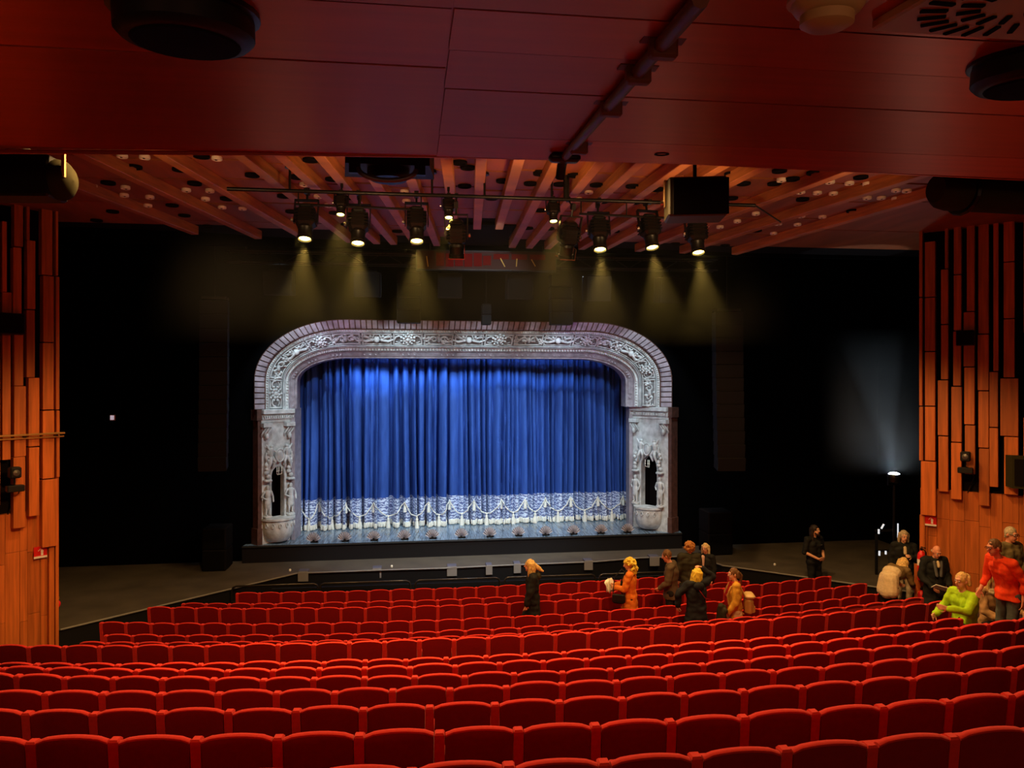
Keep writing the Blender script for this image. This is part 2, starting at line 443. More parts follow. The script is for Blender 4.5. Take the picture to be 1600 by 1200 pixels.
hm = MB().lathe([(.105, .02), (.105, -.020), (.085, -.022), (.080, .0), (.0, .0)], seg=18).mesh('opening', M['hole'])
for p in holes:
    q = at_z(*p, ZC); o = link('opening', hm, ceil); o.location = (q.x, q.y, ZC - .016)
DL = [(157, 239), (191, 241), (226, 243), (145, 289), (196, 291), (194, 303), (234, 306), (231, 319), (291, 295), (328, 296), (321, 309), (347, 322), (379, 324), (339, 245), (475, 286), (497, 305), (513, 319), (632, 297), (635, 312),
      (920, 298), (904, 310), (1153, 331), (1181, 332), (1152, 344), (1125, 353), (1103, 351), (1221, 279), (1297, 282), (1327, 284), (1355, 285), (1251, 298), (1277, 299), (1302, 300), (1252, 336), (1285, 337), (1246, 349), (1216, 348), (1209, 363), (1355, 307), (1377, 307), (1400, 308), (1400, 295), (1417, 296), (1015, 327), (996, 340)]
ring = MB().lathe([(.052, .03), (.068, .03), (.072, -.012), (.066, -.024), (.050, -.022), (.046, .0), (.042, .02)], seg=16).mesh('trim_ring', M['white'], smooth=40)
bowl = MB().lathe([(.046, .0), (.044, -.010), (.030, -.018), (.014, -.020), (.0, -.020)], seg=14).mesh('reflector', M['white'], smooth=60)
bulb = MB().ball((0, .012, -.018), (.020, .020, .010), 8, 5).mesh('bulb', M['hole'], smooth=True)
sides = {'left': sorted([p for p in DL if p[0] < 420]), 'middle': sorted([p for p in DL if 420 <= p[0] < 1080]), 'right': sorted([p for p in DL if p[0] >= 1080])}
for sname, lst in sides.items():
    for k, p in enumerate(lst):
        q = at_z(*p, ZC)
        r_ = tag(empty('ceiling_downlight', (q.x, q.y, ZC - .022), rnd.uniform(0, 6)), 'round white ceiling downlight, %s from the left in the %s part of the timber ceiling' % (ordinal(k + 1), sname), 'downlight', 'downlights in the timber ceiling')
        link('trim_ring', ring, r_); link('bulb', bulb, link('reflector', bowl, r_))

# ------------------------------------------------------------------ balcony soffit over the rear rows
SZ = CZ + 1.9 * K; SLOPE = .118
EP = [at_z(px, py, SZ) for px, py in ((130, 237), (400, 239), (697, 243), (880, 247), (1100, 254), (1420, 270))]
ex = [EP[0] + (EP[0] - EP[1]) * 2.0] + EP + [EP[-1] + (EP[-1] - EP[-2]) * 2.2]
def edge_y(x):
    for a, b in zip(ex, ex[1:]):
        if x <= b.x or b is ex[-1]: return a.y + (b.y - a.y) * (x - a.x) / (b.x - a.x)
YE = sum(p.y for p in EP) / len(EP)
def sof_z(y): return SZ - SLOPE * (YE - y)
def at_sof(px, py):
    d = ray(px, py); t = (SZ - SLOPE * YE - CZ) / (d.z - SLOPE * d.y); return O + d * t
so = MB()
X0, X1 = ex[0].x, ex[-1].x
front = [(p.x, p.y) for p in ex]
def soffit_prism(poly, off0, off1):
    n = len(poly)
    m = MB(); vv = [(x, y, sof_z(y) + off0) for x, y in poly] + [(x, y, sof_z(y) + off1) for x, y in poly]
    ff = [tuple(range(n - 1, -1, -1)), tuple(range(n, 2 * n))] + [(i, (i + 1) % n, n + (i + 1) % n, n + i) for i in range(n)]
    return m.add(vv, ff)
sof = tag(soffit_prism(front[::-1] + [(X0, -3), (X1, -3)], .012, .45).build('ceiling.001', M['wood_soffit']), 'varnished red timber soffit of the balcony overhead', kind='structure')
jx = at_sof(696, 120).x
cutsL = [at_sof(690, p).y for p in (162, 105, 12)] + [1.2, .2, -1.]
cutsR = [at_sof(700, p).y for p in (210, 137, 76, 10)] + [1.3, .5, -1.]
def panel(xa, xb, ya, yb, fr=False):
    n = 14
    bot = [(xa + (xb - xa) * i / n) for i in range(n + 1)]
    up = [(x, (edge_y(x) - .004) if fr else yb - .006) for x in bot]
    soffit_prism([(xa + .005, ya + .006), (xb - .005, ya + .006)] + up[::-1], rnd.uniform(-.008, 0), .012).build('panel', M['wood_soffit'], sof)
for xa, xb, cuts in ((X0, jx - 4.6, cutsL), (jx - 4.6, jx, cutsL), (jx, jx + 5.2, cutsR), (jx + 5.2, X1, cutsR)):
    panel(xa, xb, cuts[0], 0, True)
    for y1, y0 in zip(cuts, cuts[1:]): panel(xa, xb, y0, y1)
tf = MB(); 
for a, b in zip(ex, ex[1:]): tf.tube([(a.x, a.y + .01, SZ), (b.x, b.y + .01, SZ)], .016, 6)
tag(tf.build('trim_3', M['wood_soffit']), 'dark red edge bead of the balcony soffit', kind='structure')
bf = MB().prism(front[::-1] + [(p[0], p[1] - .2) for p in front], SZ + .02, ZC + .1)
tag(bf.build('wall_balcony', M['wood_ceil']), 'balcony front above the soffit', kind='structure')

# ------------------------------------------------------------------ timber side walls
def wall_plane(P, ang):
    """vertical plane through P, running along direction ang (hall axes)"""
    d = Vector((math.cos(ang), math.sin(ang), 0)); n_ = Vector((-d.y, d.x, 0))
    def hit(px, py=HOR):
        r_ = ray(px, py); t = (P.x * n_.x + P.y * n_.y) / (r_.x * n_.x + r_.y * n_.y)
        q = r_ * t; return (q.x - P.x) * d.x + (q.y - P.y) * d.y, q.z + CZ
    return d, n_, hit
def timber_wall(name, label, P, ang, face, slats, base, base_px, trims, far):
    d, n_, hit = wall_plane(P, ang)
    Mx = Matrix(((d.x, n_.x * face, 0, P.x), (d.y, n_.y * face, 0, P.y), (0, 0, 1, 0), (0, 0, 0, 1)))   # local: u along wall, v out of the wall, z up
    u1 = far; lo, hi = min(0, u1), max(0, u1)
    back = MB().box(((lo + hi) / 2, -.16, 5), (hi - lo, .12, 11), Mx)
    wobj = tag(back.build(name, M['hole']), label, kind='structure')
    zt = base
    us = sorted({hit(p)[0] for p in base_px} | {lo, hi})
    for a, b in zip(us, us[1:]):
        if b - a < .02: continue
        zz = [-.3, 1.2 + rnd.uniform(-.5, .5), 2.4 + rnd.uniform(-.4, .4), zt]
        for z0, z1 in zip(zz, zz[1:]):
            if z1 - z0 < .1: continue
            MB().box(((a + b) / 2, -.05 + rnd.uniform(-.004, .004), (z0 + z1) / 2), (b - a - .006, .10, z1 - z0 - .006), Mx).build('plank', M['wood_wall'], wobj)
    for (xa, xb, ya, yb) in slats:
        ua, ub = hit(xa)[0], hit(xb)[0]; um = (xa + xb) / 2
        za, zb = hit(um, ya)[1], hit(um, yb)[1]
        th = .13 + rnd.uniform(0, .03)
        MB().box(((ua + ub) / 2, th / 2 + .002, (za + zb) / 2), (abs(ub - ua), th, abs(za - zb) - .008), Mx, bev=.006).build('slat', M['wood_wall'], wobj)
    for (xa, xb, ya, yb) in trims:
        ua, ub = hit(xa)[0], hit(xb)[0]; um = (xa + xb) / 2
        za, zb = hit(um, ya)[1], hit(um, yb)[1]
        MB().box(((ua + ub) / 2, .04, (za + zb) / 2), (abs(ub - ua), .08, abs(za - zb)), Mx).build('edge_strip', M['wood_wall'], wobj)
    return wobj, Mx, hit

PL = at_d(88.5, HOR, 15.5); PR = at_d(1438, HOR, 17.6)
LS = [(-1, 6.5, 347, 457), (-1, 14, 457, 524), (-1, 12, 524, 718), (-30, -6, 330, 560), (-30, -4, 560, 790), (-60, -36, 330, 620), (-60, -34, 620, 820),
      (17, 31, 300, 387), (15.5, 28.5, 388, 495), (17.5, 32, 495, 603), (17, 35.5, 603, 713), (16, 34.5, 713, 824),
      (37, 42, 300, 377), (37, 50, 377, 484), (36, 49, 485, 590), (40, 57, 590, 697), (40, 56, 698, 805),
      (60.5, 75, 300, 323), (60, 77, 324, 431), (62, 78.5, 432, 535), (61.5, 78.5, 536, 640), (62, 80, 641, 747), (61, 84, 748, 853),
      (82, 86, 300, 432), (82.5, 88, 433, 640), (83.5, 88.5, 641, 745)]
wl, MxL, hitL = timber_wall('wall_left', 'left timber clad wall with staggered hanging slats', PL, R(45), -1, LS, hitL_z := CZ - 208 / F * 15.0 * K, [8, 31, 43, 63, 74, -20, -45], [(74, 82, 853, 1010), (84, 89, 745, 1010)], -4.2)
RS = [(1438, 1443, 300, 465), (1438, 1443, 466, 634), (1438, 1444, 635, 719), (1441, 1464, 720, 804), (1447, 1463, 379, 465), (1447, 1463, 466, 549), (1447, 1463, 550, 634), (1447, 1463, 635, 719),
      (1478, 1483, 325, 421), (1472, 1483, 422, 507), (1472, 1483, 508, 593), (1467, 1483, 594, 680), (1468, 1483, 681, 767),
      (1492, 1503.5, 325, 430), (1492, 1503.5, 431, 517), (1491, 1503, 518, 603), (1488, 1504, 604, 690), (1488, 1504, 691, 779),
      (1512, 1524, 320, 487), (1507, 1524, 488, 573), (1508, 1524, 574, 663), (1509, 1525, 664, 740),
      (1530, 1546, 345, 522), (1529, 1546, 523, 610), (1530, 1546, 611, 699), (1531, 1547, 700, 789),
      (1553, 1561, 323, 580), (1547, 1560.5, 581, 667), (1547, 1560.5, 668, 760),
      (1569, 1586, 325, 410), (1569, 1586, 411, 498), (1569, 1586, 499, 590), (1564, 1592, 591, 681), (1570, 1592, 682, 772), (1600, 1625, 652, 790), (1600, 1622, 330, 520), (1632, 1650, 330, 640), (1632, 1652, 641, 800), (1664, 1690, 320, 560), (1660, 1688, 561, 770), (1706, 1730, 330, 700), (1704, 1732, 701, 812), (1750, 1782, 310, 520), (1752, 1780, 521, 782), (1806, 1836, 320, 690), (1862, 1900, 310, 800)]
wr, MxR, hitR = timber_wall('wall_right', 'right timber clad wall with staggered hanging slats', PR, R(-45), -1, RS, CZ - 176 / F * 17.0 * K, [1450, 1464, 1484, 1507, 1530, 1548, 1566, 1592, 1620, 1645, 1675, 1705, 1740, 1780, 1825, 1880], [(1438, 1446, 804, 985)], 5.2)

# side walls further back, ahead of the timber (outside the picture), and rear wall
def sbox(name, c, d, m, label, rz=0): return tag(MB().box(c, d, rz=rz).build(name, m), label, kind='structure')
sbox('wall_rear', (1, -3.2, 5), (26, .2, 11), M['wood_soffit'], 'rear wall of the auditorium')
sbox('wall_side_left', (-10.3, 4.2, 5), (.2, 14.6, 11), M['wood_wall'], 'left side wall of the auditorium')
sbox('wall_side_right', (13.0, 3.2, 5), (.2, 12.6, 11), M['wood_wall'], 'right side wall of the auditorium')
# black masking round the stage house
sbox('wall_wing_left', (-10.6, 17.5, 6), (.2, 10, 13), M['black'], 'black masking at the left wing')
sbox('wall_wing_right', (13.6, 17.0, 6), (.2, 13, 13), M['black'], 'black masking at the right wing')
sbox('ceiling.002', (1.5, 19.5, 12.4), (25, 7.0, .2), M['black'], 'black fly loft above the stage')
sbox('wall_stage_rear', (1.5, 25.2, 6), (26, .2, 13), M['black'], 'black rear wall of the stage')
# wall return behind the timber walls
dl = Vector((-math.sin(R(8)), math.cos(R(8)), 0))

# ================================================================== proscenium arch
YSPL = .80
def y_o(x): return stage_edge_y(x) + .06
oL, oR = at_y(397, HOR, y_o(-4.6)), at_y(1050, HOR, y_o(7.1))
iL, iR = at_y(464.5, HOR, y_o(-3.6) + YSPL), at_y(977, HOR, y_o(6.) + YSPL)
zTo = at_y(735, 501, y_o(1.3)).z; zTi = at_y(735, 560.5, y_o(1.3) + YSPL).z
zSp = (at_y(430, 638.5, y_o(-4.2) + .4).z + at_y(1015, 636.5, y_o(6.5) + .4).z) / 2
def arch_curve(xl, xr, zt, a, b):
    pts = []; zc = zt - b
    for i in range(8): pts.append((xl, zSp + (zc - zSp) * i / 8))
    for i in range(20):
        q = math.pi / 2 * i / 20; pts.append((xl + a - a * math.cos(q), zc + b * math.sin(q)))
    for i in range(48): pts.append((xl + a + (xr - xl - 2 * a) * i / 48, zt))
    for i in range(20):
        q = math.pi / 2 * (1 - i / 20); pts.append((xr - a + a * math.cos(q), zc + b * math.sin(q)))
    for i in range(9): pts.append((xr, zc + (zSp - zc) * i / 8))
    return pts
AO = arch_curve(oL.x, oR.x, zTo, 2.35, 1.62)
AI = arch_curve(iL.x, iR.x, zTi, 1.42, .66)
NA = len(AO) - 1
def apt(t, s, d=0.):
    t = max(0., min(1., t)) * NA; k = min(int(t), NA - 1); f_ = t - k
    ax = AO[k][0] + (AO[k + 1][0] - AO[k][0]) * f_; az = AO[k][1] + (AO[k + 1][1] - AO[k][1]) * f_
    bx = AI[k][0] + (AI[k + 1][0] - AI[k][0]) * f_; bz = AI[k][1] + (AI[k + 1][1] - AI[k][1]) * f_
    x = bx + (ax - bx) * s; z = bz + (az - bz) * s
    return Vector((x, y_o(x) + YSPL * (1 - s) - d, z))
# t as a function of outer arc length
cl = [0.]
for k in range(NA): cl.append(cl[-1] + math.hypot(AO[k + 1][0] - AO[k][0], AO[k + 1][1] - AO[k][1]))
def t_at(l):
    for k in range(NA):
        if l <= cl[k + 1]: return (k + (l - cl[k]) / (cl[k + 1] - cl[k])) / NA
    return 1.
arch = tag(empty('proscenium_arch', (1.3, y_o(1.3) + .4, Z_ST)), 'ornate grey plaster proscenium arch framing the blue stage curtain', 'arch')
bpy.context.view_layer.update()
def achild(mb, name, m, par=None, smooth=False):
    o = mb.build(name, m, par or arch, smooth)
    if par is None: o.matrix_parent_inverse = arch.matrix_world.inverted()
    return o
def band(prof, name, m, smooth=False):
    mb = MB(); P_ = len(prof); vv = []; ff = []
    for k in range(NA + 1):
        for (s, d) in prof: vv.append(apt(k / NA, s, d))
    for k in range(NA):
        for j in range(P_ - 1): ff.append((k * P_ + j, k * P_ + j + 1, (k + 1) * P_ + j + 1, (k + 1) * P_ + j))
    mb.add(vv, ff); return achild(mb, name, m, smooth=smooth)
band([(0, -.45), (0, .0), (.015, .02), (.03, .0), (.17, .0), (.18, .02), (.20, .02), (.20, -.02)], 'inner_fascia', M['plasterd'])
M['ground'] = mat('frieze_ground', (.20, .215, .22), .7, noise_amt=.3, nscale=9)  # darker than the plaster: shade between the reliefs put into the colour
band([(.20, .0), (.28, .0)], 'bead_bed', M['plaster'])
band([(.28, .0), (.28, .04), (.295, .07), (.31, .04), (.315, .06), (.33, .085), (.345, .055), (.35, .0)], 'roll_moulding', M['plaster'], 60)
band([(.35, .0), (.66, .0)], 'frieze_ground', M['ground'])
band([(.655, .0), (.655, .04), (.67, .06), (.68, .0), (.745, .0)], 'egg_bed', M['plaster'])
band([(.74, .0), (.745, .02), (1.0, .02), (1.0, -.5)], 'outer_fascia', M['brown'])
Lo = cl[-1]
# voussoirs, one object each
nb = 98
for k in range(nb):
    ta, tb = t_at(Lo * (k + .11) / nb), t_at(Lo * (k + .89) / nb)
    dp = .055 + rnd.uniform(-.01, .015)
    a = [apt(ta, .765, .02), apt(tb, .765, .02), apt(tb, .985, .02), apt(ta, .985, .02)]
    b = [apt(ta, .78, dp + .03), apt(tb, .78, dp + .03), apt(tb, .97, dp + .03), apt(ta, .97, dp + .03)]
    achild(MB().add(a + b, [(0, 1, 2, 3), (7, 6, 5, 4), (0, 4, 5, 1), (1, 5, 6, 2), (2, 6, 7, 3), (3, 7, 4, 0)]), 'brick', M['brick'])
# beads and eggs
mb = MB()
for k in range(170):
    p = apt(t_at(Lo * (k + .5) / 170),   .238, .01); mb.ball(p, (.034, .03, .042), 7, 5)
tag(achild(mb, 'bead_moulding', M['plaster'], smooth=True), kind='stuff')
mb = MB()
for k in range(210):
    p = apt(t_at(Lo * (k + .5) / 210), .712, .005); mb.ball(p, (.026, .024, .026), 6, 5)
tag(achild(mb, 'egg_moulding', M['plaster'], smooth=True), kind='stuff')
# fret tablets of the inner fascia
mb = MB()
l = .0; k = 0
while l < Lo - .3:
    wd = (.16, .16, .62, .16)[k % 4]
    ta, tb = t_at(l + .03), t_at(l + wd - .03)
    sub = 1 if wd < .3 else 4
    for q in range(sub):
        a_, b_ = ta + (tb - ta) * q / sub, ta + (tb - ta) * (q + 1) / sub
        v0 = [apt(a_, .055, .0), apt(b_, .055, .0), apt(b_, .145, .0), apt(a_, .145, .0)]
        v1 = [apt(a_, .06, .022), apt(b_, .06, .022), apt(b_, .14, .022), apt(a_, .14, .022)]
        mb.add(v0 + v1, [(7, 6, 5, 4), (0, 4, 5, 1), (1, 5, 6, 2), (2, 6, 7, 3), (3, 7, 4, 0)])
    if wd < .3:
        c = apt((ta + tb) / 2, .10, .02); mb.ball(c, (.03, .02, .03), 6, 4)
    l += wd; k += 1
tag(achild(mb, 'fret_tablets', M['plasterd']), kind='stuff')
# carved frieze panels
def fr(t0, l, s): return apt(t_at(t0 + l), .505 + (s - .62) * .86, .03)
npan = 17; pl = Lo / npan
for k in range(npan):
    l0 = k * pl; c = l0 + pl / 2
    mb = MB()
    # frame
    for s in (.475, .765): mb.tube([fr(l0, pl * (.08 + .84 * q / 6), s) for q in range(7)], .016, 5)
    for q in (.05, .95): mb.tube([fr(l0, pl * q, s) for s in (.46, .56, .66, .78)], .022, 5)
    kind = k % 3
    if kind == 0:      # rosette with leaves
        for r_, n_, sz in ((.0, 1, .07), (.11, 8, .045), (.19, 10, .035)):
            for i in range(n_):
                a = 2 * math.pi * i / n_ + r_ * 5
                p = fr(c, r_ * math.cos(a), .62 + r_ * math.sin(a) / 1.25); mb.ball(p + Vector((0, -.02, 0)), (sz, .05, sz), 7, 5)
        for sg in (-1, 1):
            mb.tube([fr(c, sg * (.24 + .12 * math.cos(a * .7)), .62 + .10 * math.sin(a * .7)) for a in range(9)], [.026 - .002 * i for i in range(9)], 6)
    elif kind == 1:    # scrolls of acanthus
        for sg in (-1, 1):
            for (cx_, rr) in ((.14, .11), (.33, .075)):
                pts_ = []
                for i in range(16):
                    a = i * .52; r_ = rr * (1 - i / 19)
                    pts_.append(fr(c, sg * (cx_ + r_ * math.cos(a)), .62 + r_ * math.sin(a) / 1.2 * (1 if cx_ < .2 else -1)))
                mb.tube(pts_, [.030 - .0013 * i for i in range(16)], 6)
            for i in range(7):
                p = fr(c, sg * rnd.uniform(.03, .42), rnd.uniform(.51, .73)); mb.ball(p, (rnd.uniform(.03, .06), .04, rnd.uniform(.025, .045)), 6, 4)
        mb.ball(fr(c, 0, .64), (.05, .07, .10), 8, 6); mb.ball(fr(c, 0, .74) , (.035, .06, .035), 8, 6)
    else:              # reclining cherubs beside a shield
        mb.ball(fr(c, 0, .62), (.085, .06, .10), 10, 7)
        for sg in (-1, 1):
            mb.cap(fr(c, sg * .13, .60), fr(c, sg * .30, .55), .05, .04); mb.cap(fr(c, sg * .30, .55), fr(c, sg * .44, .60), .038, .02)
            mb.cap(fr(c, sg * .13, .62), fr(c, sg * .08, .73), .03, .02); mb.ball(fr(c, sg * .17, .70), .042, 8, 6)
            mb.cap(fr(c, sg * .18, .64), fr(c, sg * .34, .73), .035, .015); mb.cap(fr(c, sg * .22, .66), fr(c, sg * .42, .70), .03, .012)
    achild(mb, 'carved_panel', M['plaster'], smooth=True)

# ------------------------------------------------------------------ stone piers with arched niches
def capsule_figure(mb, base, hgt, arm=0, flip=1, skirt=True):
    """small standing plaster figure, +y is its front"""
    b = Vector(base); h = hgt
    P = lambda x, y, z: b + Vector((x * flip, y, z)) * h
    mb.cap(P(0, 0, .86), P(0, .01, .94), .055 * h, .06 * h)
    mb.cap(P(0, 0, .58), P(0, 0, .76), .085 * h, .10 * h); mb.cap(P(0, 0, .76), P(0, 0, .85), .06 * h, .035 * h)
    mb.cap(P(0, 0, .52), P(0, 0, .58), .10 * h, .085 * h)
    if skirt: mb.cap(P(0, 0, .52), P(0, .0, .30), .10 * h, .12 * h)
    for s in (-1, 1):
        mb.cap(P(s * .055, 0, .50), P(s * .06, .03, .27), .06 * h, .045 * h); mb.cap(P(s * .06, .03, .27), P(s * .06, 0, .03), .045 * h, .03 * h)
        mb.cap(P(s * .06, 0, .025), P(s * .065, .07, .02), .03 * h, .02 * h)
    mb.cap(P(-.12, 0, .78), P(-.20, -.02, .62), .04 * h, .032 * h); mb.cap(P(-.20, -.02, .62), P(-.10, .08, .55), .03 * h, .024 * h)
    if arm == 0: mb.cap(P(.12, 0, .78), P(.19, 0, .62), .04 * h, .032 * h); mb.cap(P(.19, 0, .62), P(.17, .06, .46), .03 * h, .024 * h)
    else: mb.cap(P(.12, 0, .79), P(.21, .02, .90), .04 * h, .032 * h); mb.cap(P(.21, .02, .90), P(.17, .05, 1.06), .03 * h, .022 * h)
    return mb

def pier(side, p_out, p_in, label):
    """p_out / p_in: front corners of the splayed face on the stage deck"""
    d = (p_in - p_out); W = d.length; d.normalize()
    root = tag(empty('stone_pier', (p_out.x, p_out.y, Z_ST), math.atan2(d.y, d.x) if side < 0 else math.atan2(-d.y, -d.x)), label, 'pier', 'piers under the arch')
    # local frame: x to the right seen from the hall, y into the stage, z up; left pier u = x, right pier u = -x
    sg = 1 if side < 0 else -1
    U = lambda u: sg * u
    H = zSp - Z_ST
    def bx(mb, u0, u1, v0, v1, z0, z1, bev=.0): return mb.box((U((u0 + u1) / 2), (v0 + v1) / 2, (z0 + z1) / 2), (abs(u1 - u0), abs(v1 - v0), z1 - z0), bev=bev)
    n0, n1 = W * .27, W * .76; zb, za = H * .185, H * .50
    m = MB(); bx(m, 0, n0, 0, .22, 0, H * .90); bx(m, n1, W, 0, .22, 0, H * .90); bx(m, n0, n1, 0, .22, 0, zb); 
    rr = (n1 - n0) / 2; cx_ = (n0 + n1) / 2
    top = [(U(n0), za)]
    ar = [(cx_ - rr * math.cos(math.pi * i / 10), za + rr * 1.25 * math.sin(math.pi * i / 10)) for i in range(11)]
    for (a, b) in zip(ar, ar[1:]):
        q = [(U(a[0]), 0, a[1]), (U(b[0]), 0, b[1]), (U(b[0]), 0, H * .90), (U(a[0]), 0, H * .90)]
        q2 = [(p[0], .22, p[2]) for p in q]
        m.add(q + q2, [(0, 1, 2, 3), (7, 6, 5, 4), (0, 4, 5, 1), (2, 6, 7, 3)])
    m.build('face', M['plaster'], root)
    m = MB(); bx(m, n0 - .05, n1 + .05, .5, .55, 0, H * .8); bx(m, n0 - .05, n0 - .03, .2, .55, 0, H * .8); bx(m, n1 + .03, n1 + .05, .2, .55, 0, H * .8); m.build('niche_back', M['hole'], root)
    m = MB(); m.tube([(U(n0), -.01, zb)] + [(U(a), -.01, z) for a, z in ar] + [(U(n1), -.01, zb)], .035, 7); m.build('archivolt', M['plaster'], root, True)
    m = MB(); bx(m, -.11, .0, .0, .3, 0, H * .96); bx(m, -.15, .0, -.03, .3, H * .92, H * 1.0); bx(m, -.14, .0, -.03, .3, 0, H * .12); m.build('outer_shaft', M['brown'], root)
    # inner reveal, running straight into the stage
    m = MB(); T = Matrix.Translation((U(W), 0, 0)) @ Matrix.Rotation((R(-45) if side < 0 else R(45)), 4, 'Z')
    m.box((U(.05), .28, H * .5), (.10, .72, H), T)
    for k in range(7): m.box((U(-.005), .25, H * (.07 + .14 * k)), (.02, .36, H * .11), T)
    m.build('reveal', M['plasterd'], root)
    m = MB()
    for z0, z1, o in ((.90, .925, .03), (.925, .95, .08), (.95, .965, .05), (.965, 1.0, .14)): bx(m, -.02, W + .02, -o, .22, H * z0, H * z1, .012)
    for k in range(14): bx(m, W * (k + .2) / 14, W * (k + .75) / 14, -.12, -.04, H * .935, H * .952)
    m.build('cornice', M['plaster'], root)
    for uu in (.10, W - .12):          # scrolled console capitals
        m = MB(); bx(m, uu - .13, uu + .13, -.16, .0, H * .87, H * .90)
        for k in range(3):
            uq = uu - .08 + .08 * k
            m.tube([(U(uq + .06 * math.cos(a)), -.06 - .05 * math.sin(a), H * .83 + .12 * math.cos(a * .7)) for a in (0, .6, 1.2, 1.9, 2.6, 3.3, 4.2)], .024, 6)
        m.ball((U(uu), -.09, H * .80), (.05, .05, .09)); m.build('capital', M['plaster'], root, True)
    # crowning group: shield, two seated figures, urns
    m = MB(); zc = H * .655
    m.ball((U(cx_), -.10, zc), (.11, .07, .16), 12, 8); m.tube([(U(cx_ + .12 * math.cos(a)), -.13, zc + .17 * math.sin(a)) for a in [i * .45 for i in range(15)]], .022, 6)
    m.build('shield', M['plaster'], root, True)
    for s_, f_ in ((-1, 1), (1, -1)):
        m = MB(); b = Vector((U(cx_ + s_ * .24), -.09, zc - .16))
        S = lambda x, z, y=0: b + Vector((U(x * f_), y, z))
        m.ball(S(.02, .40), .05); m.cap(S(0, .16), S(.01, .32), .06, .065); m.cap(S(0, .13), S(-.04, -.02, -.06), .055, .04); m.cap(S(-.04, -.02, -.06), S(-.10, -.20, -.02), .04, .025)
        m.cap(S(.02, .13), S(.10, .0, -.05), .05, .035); m.cap(S(.1, .0, -.05), S(.06, -.16), .035, .025); m.cap(S(-.05, .31), S(-.13, .44), .03, .02); m.cap(S(.06, .31), S(.15, .24, -.03), .028, .02)
        m.build('statue', M['plaster'], root, True)
    for s_ in (-.40, -.33, .36, .43):
        m = MB().lathe([(.035, 0), (.035, .03), (.015, .06), (.045, .14), (.05, .19), (.02, .25), (.03, .28), (.0, .33)], Matrix.Translation((U(cx_ + s_ * .9), -.06, zc - .12 + (.06 if abs(s_) < .4 else -.1))), 9)
        m.build('urn', M['plaster'], root, True)
    # caryatids beside the niche with capital and console
    for s_, ar_ in ((n0 - .12, 0), (n1 + .12, 0)):
        m = MB(); capsule_figure(m, (0, 0, 0), .80, ar_, 1)
        for v in range(len(m.v)):
            p = m.v[v]; m.v[v] = (U(s_) + p[0], -.09 - p[1] * 1.0, zb + .10 + p[2])
        m.build('statue', M['plaster'], root, True)
        m = MB(); bx(m, s_ - .10, s_ + .10, -.17, .0, zb + .02, zb + .10, .02); bx(m, s_ - .10, s_ + .10, -.17, 0, zb + .98, zb + 1.05, .02)
        for k in range(5): m.ball((U(s_) + rnd.uniform(-.06, .06), -.09, zb + 1.12 + k * .10), (.07 - .005 * k, .05, .06))
        m.build('bracket', M['plaster'], root, True)
    # bowed balcony under the niche
    m = MB(); T = Matrix.Translation((U(cx_), .02, 0))
    m.lathe([(.18, .02), (.30, .06), (.34, .12), (.40, .20), (.43, zb * .55), (.43, zb * .92), (.47, zb * .95), (.47, zb + .02), (.0, zb + .02)], T, 20, math.pi, 2 * math.pi)
    m.build('balcony', M['plaster'], root, 40)
    m = MB()
    for k in range(6):
        a0 = math.pi * (1.12 + .135 * k)
        m.tube([(U(cx_) + .44 * math.cos(a0 + .10 * r_ * math.cos(b_)), .02 + .45 * math.sin(a0 + .10 * r_ * math.cos(b_)), zb * .73 + .085 * r_ * math.sin(b_)) for b_, r_ in [(i * .7, 1 - i / 13) for i in range(11)]], .016, 5)
    tag(m.build('scroll_relief', M['plaster'], root, True), kind='stuff')
    # candle bracket in the niche
    m = MB()
    for k in (-1, 0, 1):
        c = Vector((U(cx_ - .02 + .07 * k), -.10 - .03 * abs(k), za + .20)); m.tube([(U(cx_ - .02), -.04, za + .02), (c.x, c.y, za + .06), (c.x, c.y, za + .12)], .009, 5)
        m.lathe([(.012, 0), (.024, .01), (.010, .02), (.010, .12), (.0, .13)], Matrix.Translation((c.x, c.y, za + .12)), 7)
    m.build('candle_bracket', M['ivory'], root, True)
    return root
pier(-1, at_z(409, 851, Z_ST), at_z(456, 842.5, Z_ST), 'grey carved stone pier with dark niche left of the blue curtain')
pier(1, at_z(1044, 832, Z_ST), at_z(988, 822, Z_ST), 'grey carved stone pier with dark niche right of the blue curtain')

# ------------------------------------------------------------------ black masking round the arch
mb = MB(); vv = []; ff = []
xa, xb, zt_ = -10.6, 13.6, 12.4
cxm, czm = 1.3, zSp - .5
def proj(p):
    d = Vector((p.x - cxm, 0, p.z - czm)); t = 1e9
    if d.x < 0: t = min(t, (xa - cxm) / d.x)
    if d.x > 0: t = min(t, (xb - cxm) / d.x)
    if d.z > 0: t = min(t, (zt_ - czm) / d.z)
    return Vector((cxm + d.x * t, 0, czm + d.z * t))
for k in range(NA + 1):
    p = apt(k / NA, .97); q = proj(p)
    vv += [Vector((p.x, y_o(p.x) + .20, p.z)), Vector((q.x, y_o(q.x) + .20, q.z))]
for k in range(NA): ff.append((2 * k, 2 * k + 1, 2 * k + 3, 2 * k + 2))
for px_, q in ((0, 0), (NA, 1)):
    p = apt(px_ / NA, .97); o_ = proj(p); n0 = len(vv)
    vv += [(p.x, y_o(p.x) + .2, p.z), (o_.x, y_o(o_.x) + .2, o_.z), (o_.x, y_o(o_.x) + .2, -.3), (p.x, y_o(p.x) + .2, -.3)]
    ff.append((n0, n0 + 1, n0 + 2, n0 + 3))
mb.add(vv, ff)
tag(mb.build('wall_front', M['black']), 'black masking surrounding the stage arch', kind='structure')
sbox('wall_header', (1.5, CE[4].y + .35, ZC + 1.6), (24, .1, 3.3), M['black'], 'black header above the front edge of the ceiling')

